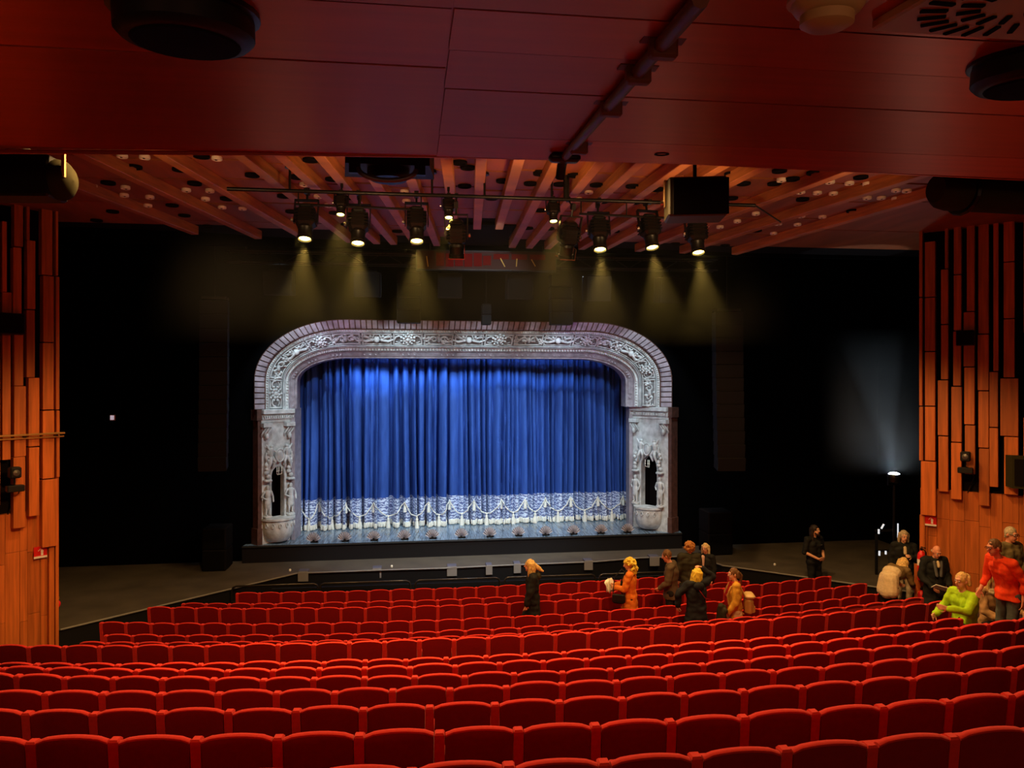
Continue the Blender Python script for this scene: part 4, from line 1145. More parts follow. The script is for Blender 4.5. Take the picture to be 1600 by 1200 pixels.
hung_box('centre_loudspeaker', 752, 767, 476, 508, .25, 'small black loudspeaker hanging at the middle over the arch', None, 0, 2)
def line_array(px0, px1, py0, py1, z, label):
    c = at_d((px0 + px1) / 2, (py0 + py1) / 2, z); wd = (px1 - px0) / F * z * K; ht = (py1 - py0) / F * z * K
    r_ = tag(empty('line_array', c, R(4 if px0 < 800 else -4)), label, 'loudspeaker', 'line arrays beside the arch')
    n_ = 12
    for k in range(n_):
        h_ = ht / n_; q = (k + .5) / n_
        o = MB().prism([(-wd / 2, -.2), (wd / 2, -.2), (wd / 2 - .03, .2), (-wd / 2 + .03, .2)], -h_ / 2 + .004, h_ / 2 - .004).build('cabinet', cab, r_)
        o.location = (0, -.18 * q * q, ht / 2 - h_ * (k + .5)); o.rotation_euler.x = R(9) * q
    MB().box((0, 0, ht / 2 + .05), (wd * .9, .3, .06)).tube([(0, 0, ht / 2 + .05), (0, 0, 12.2 - c.z)], .012, 5).build('bracket', M['blackm'], r_)
line_array(316, 357, 470, 732, 19.5, 'tall curved black line array left of the stage arch')
line_array(1114, 1157, 488, 732, 21.2, 'tall curved black line array right of the stage arch')
def ground_sub(px0, px1, py0, py1, label):
    b_ = at_z((px0 + px1) / 2, py1, Z_AP); z = (b_ - O).dot(Vector((ST, CT, 0)))
    wd = (px1 - px0) / F * z; ht = (py1 - py0) / F * z
    r_ = tag(empty('ground_subwoofer', (b_.x, b_.y + .35, Z_AP)), label, 'subwoofer', 'subwoofers on the apron')
    for k in range(2):
        MB().box((0, 0, ht * (.25 + .5 * k)), (wd, .7, ht / 2 - .006), bev=.02).build('cabinet', cab, r_)
        MB().box((0, -.352, ht * (.25 + .5 * k)), (wd * .9, .014, ht * .43), bev=.004).build('grille', M['blackg'], r_)
ground_sub(316, 352, 826, 893, 'black subwoofer stack on the left of the apron')
ground_sub(1106, 1146, 800, 868, 'black subwoofer stack on the right of the apron')
a, b = at_d(650, 409, TZ - .4), at_d(867, 411, TZ - .05)
wd = (b - a).length
sc_ = tag(empty('surtitle_screen', ((a.x + b.x) / 2, (a.y + b.y) / 2 - .25, (a.z + b.z) / 2), math.atan2(b.y - a.y, b.x - a.x)), 'black surtitle screen with painted red and gold reflections hung at the truss middle', 'screen')
MB().box((0, .04, 0), (wd, .10, .46), bev=.01).build('housing', M['blackp'], sc_)
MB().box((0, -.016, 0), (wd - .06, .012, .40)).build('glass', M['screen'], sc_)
redp = mat('red_reflection', (.10, .004, .004), .7, spec=.05); goldp = mat('gold_reflection', (.45, .30, .08), .7, spec=.05)  # painted reflections on the screen: reds of the hall, gold of the spotlights
for k in range(6): MB().box((-wd * .33 + k * wd * .066, -.025, .0 if k % 2 else .012), (wd * .058, .01, .30 - (.08 if k == 5 else 0)), bev=.004).build('red_reflection_pane', redp, sc_)
for k in range(3): MB().box((wd * (.10 + .13 * k), -.025, .09), (wd * .11, .01, .12)).build('red_reflection_pane', redp, sc_)
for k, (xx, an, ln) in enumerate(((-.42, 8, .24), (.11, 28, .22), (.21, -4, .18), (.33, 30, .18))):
    o = MB().box((0, 0, 0), (.022, .01, ln)).build('gold_reflection_streak', goldp, sc_); o.location = (wd * xx, -.034, -.04); o.rotation_euler.y = R(-an)
MB().tube([(-wd * .4, .04, .2), (-wd * .4, .04, .55)], .015, 5).tube([(wd * .4, .04, .2), (wd * .4, .04, .55)], .015, 5).build('hanger', M['blackm'], sc_)

# ------------------------------------------------------------------ pit rail, covers on the apron edge
RZ = 20.35; rh = at_d(740, 904, RZ).z
rl = tag(empty('pit_rail', (0, 17.4, 0)), 'dark tubular steel railing between front row and apron', 'railing')
bpy.context.view_layer.update()
yr = at_d(735, 904, RZ).y
def rail_pt(px): 
    d = ray(px, HOR); t = yr / d.y; return Vector((d.x * t, yr, 0))
for a, b in ((362, 497), (500, 641), (649, 781), (788, 930), (936, 1062)):
    A, B = rail_pt(a), rail_pt(b); r0 = .10
    pts_ = [(A.x, yr, 0.0), (A.x, yr, rh - r0), (A.x + r0 * .3, yr, rh - r0 * .3), (A.x + r0, yr, rh), (B.x - r0, yr, rh), (B.x - r0 * .3, yr, rh - r0 * .3), (B.x, yr, rh - r0), (B.x, yr, 0.0)]
    child(MB().tube(pts_, .024, 8), 'rail_section', mat('rail_steel', (.05, .045, .035), .3, metal=.7) if a == 362 else bpy.data.materials['rail_steel'], rl, True)
    child(MB().tube([(A.x, yr, rh * .5), (B.x, yr, rh * .5)], .014, 6), 'middle_bar', M['blackm'], rl)
pv = MB(); a, b = rail_pt(420), rail_pt(1065)
pv.box(((a.x + b.x) / 2, yr + .35, .27), (b.x - a.x, .05, .54))
tag(pv.build('wall_pit', M['blackp']), 'black low partition before the apron', kind='structure')
flapc = mat('blue_grey_tape', (.10, .10, .14), .6)
for k, (px, py, wd) in enumerate(((474, 894, .24), (589, 889, .22), (706, 886, .24), (764, 884, .16), (808, 881.5, .18), (919, 877, .22), (1022, 871, .26))):
    e0 = at_z(px, py, Z_AP)
    r_ = tag(empty('edge_cover', (e0.x, e0.y + .06, Z_AP)), 'small dark cover plate hanging over the apron edge, %s from the left' % ordinal(k + 1), 'cover', 'cover plates on the apron edge')
    MB().box((0, .02, .02), (wd, .24, .04), bev=.01).build('top_plate', flapc, r_)
    MB().box((0, -.105, -.10), (wd * 1.05, .02, .24), bev=.005).build('front_flap', M['greyflap'], r_)
for k, (px, py) in enumerate(((612, 893), (453, 899), (1211, 890))):
    e0 = at_z(px, py - 6, Z_AP)
    r_ = tag(empty('cable_clip', (e0.x, e0.y + .02, Z_AP)), 'tiny pale clip on the apron edge, %s from the left' % ordinal((2, 1, 3)[k]), 'clip', 'clips on the apron edge')
    MB().box((0, 0, .03), (.05, .05, .06), bev=.01).build('body', M['ivory'], r_)

# ------------------------------------------------------------------ things on the timber walls
def on_wall(Mx, hit, px, py, out=.0):
    u, z = hit(px, py); return Mx @ Vector((u, out, z))
def wall_root(name, label, cat, Mx, hit, px, py, out, group=None):
    p = on_wall(Mx, hit, px, py, out); o = tag(empty(name, p), label, cat, group)
    X = Mx.to_3x3().col[0]; o.rotation_euler = (0, 0, math.atan2(X.y, X.x)); return o
# local frame: x along the wall, -y out of the wall
def lamp_unit(Mx, hit, px, py, label, s=1.):
    r_ = wall_root('infrared_emitter', label, 'emitter', Mx, hit, px, py, .32, 'black emitters on the timber walls')
    MB().box((0, 0, 0), (.17 * s, .16 * s, .19 * s), bev=.02).build('housing', M['blackp'], r_)
    MB().lathe([(.05, 0), (.052, .02), (.03, .024), (.0, .03)], Matrix.Translation((0, -.08 * s, 0)) @ Matrix.Rotation(R(90), 4, 'X'), 14).build('lens', M['grey'], r_, 40)
    MB().tube([(0, 0, -.09 * s), (0, 0, -.20 * s), (.02, .10, -.24 * s), (.02, .32, -.24 * s)], .016, 6).build('arm', M['blackm'], r_)
    MB().box((.0, -.02, -.27 * s), (.26 * s, .14, .11 * s), bev=.012).build('lower_box', M['blackp'], r_)
    MB().tube([(.1, .05, -.3), (.12, .22, -.42), (.05, .30, -.60), (.0, .30, -.75)], .010, 5).build('cable', M['blackm'], r_)
lamp_unit(MxL, hitL, 12, 736, 'black infrared emitter on an arm on the left timber wall')
lamp_unit(MxR, hitR, 1512, 711, 'black infrared emitter on an arm on the right timber wall')
def box_unit(Mx, hit, px, py, w_, h_, label):
    r_ = wall_root('wall_loudspeaker', label, 'loudspeaker', Mx, hit, px, py, .26, 'small loudspeakers on the timber walls')
    MB().box((0, 0, 0), (w_, .18, h_), bev=.015).build('cabinet', M['blackp'], r_); MB().box((0, -.094, 0), (w_ * .88, .012, h_ * .88), bev=.004).build('grille', M['hole'], r_)
    MB().box((0, .17, 0), (.06, .2, .06)).build('bracket', M['blackm'], r_)
box_unit(MxL, hitL, 6, 507, .42, .36, 'black box loudspeaker at the left edge of the picture')
box_unit(MxR, hitR, 1511, 529, .30, .30, 'small black box loudspeaker high on the right timber wall')
r_ = wall_root('wall_monitor', 'olive wedge loudspeaker on the right wall at the picture edge', 'loudspeaker', MxR, hitR, 1598, 735, .32)
MB().prism([(-.26, .12), (.30, .12), (.30, -.14), (-.14, -.14)], -.30, .30).build('cabinet', olive, r_); MB().box((.1, -.146, 0), (.40, .012, .5)).build('grille', M['hole'], r_); MB().box((.05, .2, 0), (.08, .24, .08)).build('bracket', M['blackm'], r_)
# rail across the left wall
r_ = wall_root('wall_rail', 'pale timber rail fixed across the left wall slats', 'rail', MxL, hitL, 93, 678, .24)
u0 = hitL(-40, 680)[0]
MB().box((u0 / 2, 0, .03), (abs(u0), .035, .035), bev=.006).build('rail', M['brass'], r_)
MB().box((u0 / 2, .04, -.03), (abs(u0), .03, .03), bev=.006).build('rail', M['brass'], r_)
for q in (.1, .5, .9): MB().box((u0 * q, .10, .0), (.04, .18, .04)).build('bracket', M['blackm'], r_)
# fire equipment signs
def sign(Mx, hit, px, py, label):
    r_ = wall_root('fire_sign', label, 'sign', Mx, hit, px, py, .05, 'red fire equipment signs')
    MB().box((0, -.005, 0), (.21, .015, .20), bev=.004).build('plate', M['red'], r_)
    MB().box((0, -.015, -.085), (.21, .008, .035)).build('footer', M['signw'], r_)
    MB().lathe([(.022, 0), (.024, .008), (.0, .008)], Matrix.Translation((.025, -.013, .02)) @ Matrix.Rotation(R(90), 4, 'X'), 10).box((.025, -.016, -.02), (.035, .006, .07)).tube([(.025, -.016, .045), (.0, -.016, .06), (-.04, -.016, .02)], .006, 5).build('pictogram', M['signw'], r_)
sign(MxR, hitR, 1455, 813, 'red and white fire equipment sign on the right timber wall')
sign(MxL, hitL, 61, 862, 'red and white fire equipment sign on the left timber wall')
# fire extinguishers
def extinguisher(p, label, h=.50):
    r_ = tag(empty('fire_extinguisher', p), label, 'extinguisher', 'fire extinguishers by the right wall edge')
    cy_ = MB().lathe([(.07, 0), (.075, .015), (.075, h * .78), (.06, h * .88), (.03, h * .93), (.025, h * .96)], seg=16).build('cylinder', M['red'], r_, 40)
    MB().lathe([(.0765, h * .48), (.0765, h * .68)], seg=16).build('label', M['signw'], cy_)
    MB().box((0, 0, h * 1.0), (.04, .05, .05), bev=.008).box((.02, -.03, h * 1.06), (.03, .12, .015)).build('valve', M['blackm'], r_)
    MB().tube([(.03, 0, h), (.10, 0, h * .9), (.10, .0, h * .4)], .012, 6).build('hose', M['blackm'], r_)
pe = at_d(1437, 905, 17.3)
extinguisher((pe.x, pe.y - .05, pe.z), 'upper red fire extinguisher with white label at the right wall edge', .62)
extinguisher((pe.x, pe.y - .05, pe.z - .78), 'lower red fire extinguisher standing behind the last seats at right', .60)
MB().box((pe.x + .08, pe.y + .02, pe.z - .3), (.30, .10, 1.2)).build('trim_4', M['wood_wall'])
tag(bpy.data.objects['trim_4'], 'timber stile at the right wall edge', kind='structure')
pl_ = at_d(90, 944, 15.6)  # partly hidden extinguisher, built as a small red dome; not a lamp
r_ = tag(empty('extinguisher_tip', pl_), 'small red and gold extinguisher tip at the left wall edge', 'alarm lamp')
MB().ball((0, 0, 0), (.05, .06, .07), 10, 7).build('dome', M['red'], r_, True); MB().box((-.02, .02, .10), (.06, .08, .06), bev=.01).build('base', M['brass'], r_); MB().box((-.08, .03, .04), (.10, .04, .24)).build('bracket', M['blackm'], r_)
r_ = tag(empty('call_point', at_d(176, 652.5, 22.5)), 'tiny lit white square panel on the dark left wing wall', 'panel')
r_.location.y = y_o(-10.) + .16
r_.location = at_y(176, 652.5, y_o(-10.) + .17)
MB().box((0, 0, 0), (.13, .06, .15), bev=.01).build('case', M['white'], r_); MB().box((0, -.032, 0), (.09, .008, .11)).build('display', mat('dim_panel', (.6, .55, .6), .4, emit=(.8, .65, .75), estr=.5), r_)

# cold floodlight in the right wing
fp = at_d(1397, 746, 19.7)
r_ = tag(empty('wing_floodlight', fp), 'cold white floodlight on a black pole in the right wing', 'floodlight')
MB().lathe([(.06, -.14), (.12, -.10), (.14, .0), (.135, .06), (.12, .08)], seg=18).build('housing', M['blackm'], r_, 40)
MB().ball((0, 0, .06), (.125, .125, .06), 14, 8).build('lens', M['lampw'], r_, True)
MB().box((-.15, 0, -.06), (.012, .05, .2)).box((.15, 0, -.06), (.012, .05, .2)).box((0, 0, -.17), (.31, .05, .015)).build('yoke', M['blackm'], r_)
MB().tube([(0, 0, -.17), (0, 0, -(fp.z - .02))], .03, 8).lathe([(.25, 0), (.25, .03), (.0, .05)], Matrix.Translation((0, 0, -fp.z + .02)), 14).build('stand', M['blackm'], r_)
spot('flood_beam', fp + Vector((0, 0, .14)), at_d(1358, 520, 20.2), 27, 260, (.70, .86, 1.0), .25, .05)
q0 = at_d(84, 722, 17.6)
spot('wing_beam_left', q0, at_d(215, 600, 18.2), 20, 90, (.4, .6, 1.0), .5, .05)
# trolley next to it; its fittings glow in place of metal glints
tp = at_d(1390, 870, 20.9)
r_ = tag(empty('equipment_trolley', (tp.x, tp.y, 0.0)), 'black equipment trolley in the right wing, glints put in as glowing fittings', 'trolley')
ztr = lambda py: at_d(1390, py, 20.9).z
MB().box((0, .1, .25), (.62, .45, .5)).box((-.28, .1, ztr(860) * .8), (.05, .05, ztr(860) * 1.0)).box((.28, .1, ztr(860) * .8), (.05, .05, ztr(860) * 1.0)).box((0, .1, ztr(830)), (.62, .05, .05)).box((0, .1, ztr(862)), (.62, .05, .05)).build('frame', M['blackp'], r_)
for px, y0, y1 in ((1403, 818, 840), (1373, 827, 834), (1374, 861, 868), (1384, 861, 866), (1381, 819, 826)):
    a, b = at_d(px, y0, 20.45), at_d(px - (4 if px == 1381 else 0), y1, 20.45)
    o = MB().tube([a - r_.location, b - r_.location], .022 if px != 1403 else .016, 8).build('fitting', mat('glint_glow', (.8, .85, .9), .2, metal=.3, emit=(.8, .9, 1.), estr=.7) if px == 1403 else bpy.data.materials['glint_glow'], r_)

# ------------------------------------------------------------------ thin stage haze where the beams show
def haze_mat(name, dens):
    hz = bpy.data.materials.new(name); hz.use_nodes = True; nt = hz.node_tree
    nt.nodes.remove(nt.nodes['Principled BSDF'])
    v = nt.nodes.new('ShaderNodeVolumeScatter'); v.inputs['Anisotropy'].default_value = .2
    tc = nt.nodes.new('ShaderNodeTexCoord'); sx = nt.nodes.new('ShaderNodeSeparateXYZ'); nt.links.new(tc.outputs['Generated'], sx.inputs[0])
    prev = None
    for ax in range(3):          # density thins out towards the sides of the cloud
        m1 = nt.nodes.new('ShaderNodeMath'); m1.operation = 'SUBTRACT'; m1.inputs[0].default_value = 1; nt.links.new(sx.outputs[ax], m1.inputs[1])
        m2 = nt.nodes.new('ShaderNodeMath'); m2.operation = 'MULTIPLY'; nt.links.new(sx.outputs[ax], m2.inputs[0]); nt.links.new(m1.outputs[0], m2.inputs[1])
        m3 = nt.nodes.new('ShaderNodeMath'); m3.operation = 'MULTIPLY'; m3.use_clamp = True; m3.inputs[1].default_value = 5 if ax else 10; nt.links.new(m2.outputs[0], m3.inputs[0])
        if prev:
            m4 = nt.nodes.new('ShaderNodeMath'); m4.operation = 'MULTIPLY'; nt.links.new(prev.outputs[0], m4.inputs[0]); nt.links.new(m3.outputs[0], m4.inputs[1]); prev = m4
        else: prev = m3
    m5 = nt.nodes.new('ShaderNodeMath'); m5.operation = 'MULTIPLY'; m5.inputs[1].default_value = dens; nt.links.new(prev.outputs[0], m5.inputs[0])
    nt.links.new(m5.outputs[0], v.inputs['Density'])
    nt.links.new(v.outputs[0], nt.nodes['Material Output'].inputs['Volume']); return hz
zl = barP(700, 350).z
tag(MB().box((.85, 10.6, zl - .62), (9.0, 1.6, 2.3)).build('haze', haze_mat('haze', .018)), 'thin smoke haze around the amber spotlights on the bar', 'haze', kind='stuff')
tag(MB().box((fp.x - .35, fp.y + .1, fp.z + 1.75), (2.2, 1.6, 3.4)).build('haze', haze_mat('haze_wing', .06)), 'thin smoke haze in the cold beam at right', 'haze', kind='stuff')

# ================================================================== people
TMP = bpy.data.scenes.new('workshop'); JUNK = []
def flesh(mb, name, m, parent, voxel, disp=None, smooth=2, shade=True):
    me0 = mb.mesh('tmp', None); o = bpy.data.objects.new('tmp', me0); TMP.collection.objects.link(o)
    r_ = o.modifiers.new('r', 'REMESH'); r_.mode = 'VOXEL'; r_.voxel_size = voxel
    if smooth:
        s_ = o.modifiers.new('s', 'SMOOTH'); s_.iterations = smooth; s_.factor = .5
    TMP.view_layers[0].update(); dg = TMP.view_layers[0].depsgraph
    if dg is None:
        with bpy.context.temp_override(scene=TMP, view_layer=TMP.view_layers[0]): dg = bpy.context.evaluated_depsgraph_get()
    me = bpy.data.meshes.new_from_object(o.evaluated_get(dg))
    TMP.collection.objects.unlink(o); JUNK.append(o); JUNK.append(me0)
    me.name = name; me.materials.clear(); me.materials.append(m)
    if disp:
        amp, fq = disp; off = rnd.uniform(0, 50)
        out = []
        for c, n_ in [(v.co.copy(), v.normal.copy()) for v in me.vertices]:
            out.extend(c + n_ * amp * noise.noise((c.x * fq[0] + off, c.y * fq[1], c.z * fq[2])))
        me.vertices.foreach_set('co', out); me.update()
    if shade: me.shade_smooth()
    return link(name, me, parent)

def cloth(name, c, rough=.8):
    return mat(name, c, rough, spec=.25, noise_amt=.12, nscale=25, bump=.25, bscale=160)
SKIN = mat('skin', (.74, .38, .22), .55, spec=.35)
SKINR = mat('skin_ruddy', (.72, .29, .16), .55, spec=.35)
LIP = mat('lips', (.42, .08, .06), .5); EYE = mat('eye_white', (.7, .68, .64), .3); IRIS = mat('iris', (.03, .03, .04), .2); BROW = mat('brow', (.16, .08, .03), .8)

def hand(mb, w, d, nrm, curl=.5, thumb=1, s=1.):
    d = Vector(d).normalized(); nrm = Vector(nrm); nrm = (nrm - d * nrm.dot(d)).normalized(); lat = d.cross(nrm).normalized()
    w = Vector(w)
    for k in (-1.2, 0, 1.2): mb.cap(w + lat * .012 * k * s, w + (d * .085 + lat * .022 * k) * s, .016 * s, .013 * s, 7, 2)
    for k, (o, L) in enumerate(((-.033, .062), (-.011, .072), (.011, .068), (.033, .055))):
        p = w + (d * .088 + lat * o) * s; a = curl * (.8 + .12 * k)
        q = p + (d * math.cos(a) + nrm * math.sin(a)) * L * .52 * s; a2 = a * 2.0
        e = q + (d * math.cos(a2) + nrm * math.sin(a2)) * L * .48 * s
        mb.cap(p, q, .0098 * s, .009 * s, 6, 2); mb.cap(q, e, .009 * s, .008 * s, 6, 2)
    p = w + (d * .025 + lat * .030 * thumb) * s; q = p + (d * .6 + lat * .75 * thumb + nrm * .3).normalized() * .042 * s; e = q + (d * .9 + lat * .2 * thumb + nrm * .45).normalized() * .034 * s
    mb.cap(p, q, .013 * s, .0105 * s, 6, 2); mb.cap(q, e, .0105 * s, .009 * s, 6, 2)

def person(label, pos, zf, face, H, pose=None, head=(0, 0, 0), skin=None, wear=(), hair=None, curl=.5, beard=None, glasses=False, palm=None):
    """pos (x, y); zf floor height; face: heading in degrees, 0 = towards the stage, 90 = towards the left wall.
    pose: joints in metres for a 1.75 m figure, x to its right, y forward, z up."""
    J = dict(pel=(0, 0, .95), waist=(0, .0, 1.10), chest=(0, .0, 1.30), neck=(0, -.01, 1.47), hd=(0, .03, 1.625),
             shL=(-.185, -.01, 1.42), elL=(-.235, -.03, 1.13), wrL=(-.235, .05, .88), shR=(.185, -.01, 1.42), elR=(.235, -.03, 1.13), wrR=(.235, .05, .88),
             hipL=(-.095, 0, .90), knL=(-.105, .03, .49), anL=(-.11, -.02, .085), hipR=(.095, 0, .90), knR=(.105, .03, .49), anR=(.11, -.02, .085), hdL=None, hdR=None)
    J.update(pose or {})
    s = H / 1.75
    J = {k: (Vector(v) * s if v is not None else None) for k, v in J.items()}
    skin = skin or SKIN
    root = tag(empty('person', (pos[0], pos[1], zf), R(face)), label, 'person', None)
    HM = Matrix.Translation(J['hd']) @ Matrix.Rotation(R(head[0]), 4, 'Z') @ Matrix.Rotation(R(head[1]), 4, 'X') @ Matrix.Rotation(R(head[2]), 4, 'Y')
    hp = lambda x, y, z: HM @ (Vector((x, y, z)) * s)
    b = MB(); c_ = lambda a, e, r1, r2: b.cap(J[a], J[e], r1 * s, r2 * s)
    for sd in (-1, 1):
        o = Vector((sd * .055 * s, 0, 0)); b.cap(J['pel'] + o, J['waist'] + o, .105 * s, .095 * s); b.cap(J['waist'] + o, J['chest'] + o * 1.3, .095 * s, .11 * s)
    b.cap(J['chest'], J['neck'], .10 * s, .06 * s); b.cap(J['neck'], J['hd'] + Vector((0, 0, -.02)), .055 * s, .05 * s)
    b.cap(J['shL'], J['shR'], .06 * s, .06 * s)
    for q in 'LR':
        c_('sh' + q, 'el' + q, .052, .040); c_('el' + q, 'wr' + q, .040, .027); c_('hip' + q, 'kn' + q, .085, .055); c_('kn' + q, 'an' + q, .055, .036)
        an = J['an' + q]; kn = J['kn' + q]; b.cap(an, an + Vector((0, .11, -.05)) * s, .036 * s, .028 * s)
        d = J['wr' + q] - J['el' + q]
        hd_ = J['hd' + q]; d = (hd_ if hd_ is not None else d)
        pn = (palm or {}).get(q, Vector((-1 if q == 'R' else 1, .3, 0)))
        hand(b, J['wr' + q], d, pn, curl, 1 if q == 'L' else -1, s)
    # head: skull, jaw, nose, ears
    b.ball((0, 0, 0), (.074 * s, .092 * s, .105 * s), 14, 10, HM @ Matrix.Translation((0, -.008 * s, .022 * s)))
    b.ball((0, 0, 0), (.058 * s, .068 * s, .085 * s), 12, 8, HM @ Matrix.Translation((0, .022 * s, -.035 * s)))
    b.cap(hp(0, .055, -.088), hp(0, .06, -.095), .026 * s, .022 * s); b.cap(hp(0, .085, .022), hp(0, .106, -.018), .010 * s, .015 * s)
    b.cap(hp(-.03, .078, .035), hp(.03, .078, .035), .015 * s, .015 * s); b.cap(hp(-.022, .077, -.050), hp(.022, .077, -.050), .011 * s, .011 * s)
    for sd in (-1, 1): b.ball((0, 0, 0), (.012 * s, .022 * s, .033 * s), 8, 6, HM @ Matrix.Translation((sd * .076 * s, -.008 * s, .0)))
    body = flesh(b, 'body', skin, root, .0085 * s, None, 2)
    for sd in (-1, 1):
        ey = MB().ball(hp(sd * .030, .080, .012), .0125 * s, 8, 6).build('eye', EYE, root, True); MB().ball(hp(sd * .030, .0885, .012), .0065 * s, 7, 5).build('iris', IRIS, ey, True)
        MB().cap(hp(sd * .015, .092, .036), hp(sd * .046, .082, .038), .005 * s, .004 * s, 6, 2).build('eyebrow', BROW, root, True)
    MB().cap(hp(-.020, .086, -.050), hp(.020, .086, -.050), .006 * s, .006 * s, 6, 2).build('mouth', LIP, root, True)
    if glasses:
        g = MB()
        for sd in (-1, 1):
            g.tube([hp(sd * .032 + .024 * math.cos(a), .102, .012 + .018 * math.sin(a)) for a in [i * .6 for i in range(12)]], .003 * s, 5); g.tube([hp(sd * .056, .10, .015), hp(sd * .078, .0, .015)], .003 * s, 5)
        g.tube([hp(-.01, .104, .016), hp(.01, .104, .016)], .003 * s, 5); g.build('glasses', M['blackm'], root)
    # hair
    if hair:
        kind, hm = hair; h = MB(); cap_ = Matrix.Translation((0, -.016 * s, .036 * s))
        shell = lambda g=1.: h.ball((0, 0, 0), (.085 * s * g, .098 * s * g, .102 * s * g), 14, 10, HM @ cap_)
        amp = (.010 * s, (45, 45, 14))
        if kind in ('short', 'grey_short'):
            shell(.97); amp = (.006 * s, (60, 60, 60))
            for sd in (-1, 1): h.cap(hp(sd * .07, -.03, .03), hp(sd * .068, -.045, -.045), .025 * s, .018 * s)
        elif kind == 'fringe_bald':
            for a in range(-5, 6):
                t = math.pi / 2 + a * .24; h.ball(hp(.078 * math.cos(-t) , -.02 - .078 * math.sin(t), -.01), .020 * s, 6, 5)
            amp = (.004 * s, (60, 60, 60))
        elif kind == 'curly':
            shell(1.02); rr_ = random.Random(len(label)); amp = (.012 * s, (60, 60, 60))
            for i in range(80):
                a = rr_.uniform(0, 6.283); e_ = rr_.uniform(-.9, 1.3)
                v = Vector((math.cos(a) * math.cos(e_), math.sin(a) * math.cos(e_), math.sin(e_)))
                if v.y > .45 and v.z < .45: continue
                h.ball(hp(v.x * .105, -.025 + v.y * .105, .015 + v.z * .115), rr_.uniform(.022, .036) * s, 6, 5)
        elif kind == 'bigcurly':
            shell(1.03); rr_ = random.Random(3); amp = (.014 * s, (55, 55, 55))
            for i in range(170):
                a = rr_.uniform(0, 6.283); e_ = rr_.uniform(-1.35, 1.4)
                v = Vector((math.cos(a) * math.cos(e_), math.sin(a) * math.cos(e_), math.sin(e_)))
                if v.y > .40 and v.z < .5: continue
                h.ball(hp(v.x * .135, -.04 + v.y * .13, -.03 + v.z * .155 - (.05 if v.z < 0 else 0)), rr_.uniform(.022, .038) * s, 6, 5)
        elif kind in ('bob', 'long', 'ponytail', 'updo', 'blown'):
            shell(1.0)
            Ln = {'bob': .15, 'long': .30, 'ponytail': .05, 'updo': .05, 'blown': .14}[kind]
            for a in range(-6, 7):
                t = a * .27; x = .080 * math.sin(t); y = -.02 - .078 * math.cos(t)
                if abs(a) > 4 and kind in ('ponytail', 'updo'): continue
                h.chain([hp(x, y, .05), hp(x * 1.12, y * 1.1, -.04), hp(x * 1.2, y * 1.15, .0 - Ln)], [.030 * s, .030 * s, .020 * s])
            if kind == 'ponytail':
                h.ball(hp(0, -.115, .03), .032 * s); h.chain([hp(0, -.12, .03), hp(.0, -.165, -.03), hp(.01, -.16, -.16), hp(.0, -.13, -.30)], [.03 * s, .036 * s, .032 * s, .010 * s])
            if kind == 'updo':
                h.ball(hp(0, -.11, .05), (.05 * s, .05 * s, .05 * s)); h.chain([hp(.05, -.09, .0), hp(.08, -.11, -.12), hp(.09, -.10, -.26)], [.036 * s, .036 * s, .014 * s])
            if kind == 'blown':
                h.chain([hp(0, -.09, .02), hp(.0, -.18, -.04), hp(.0, -.27, -.10)], [.055 * s, .05 * s, .022 * s]); h.chain([hp(-.05, .0, -.05), hp(-.06, .0, -.16), hp(-.04, .01, -.24)], [.03 * s, .035 * s, .02 * s])
        flesh(h, 'hair', hm, root, .009 * s, amp, 1)
    if beard:
        h = MB(); h.chain([hp(-.055, .035, -.05), hp(-.035, .07, -.085), hp(0, .082, -.105), hp(.035, .07, -.085), hp(.055, .035, -.05)], [.016 * s, .022 * s, .026 * s, .022 * s, .016 * s]); h.cap(hp(-.02, .09, -.036), hp(.02, .09, -.036), .007 * s, .007 * s)
        flesh(h, 'beard', beard, root, .008 * s, (.006 * s, (60, 60, 60)), 1)
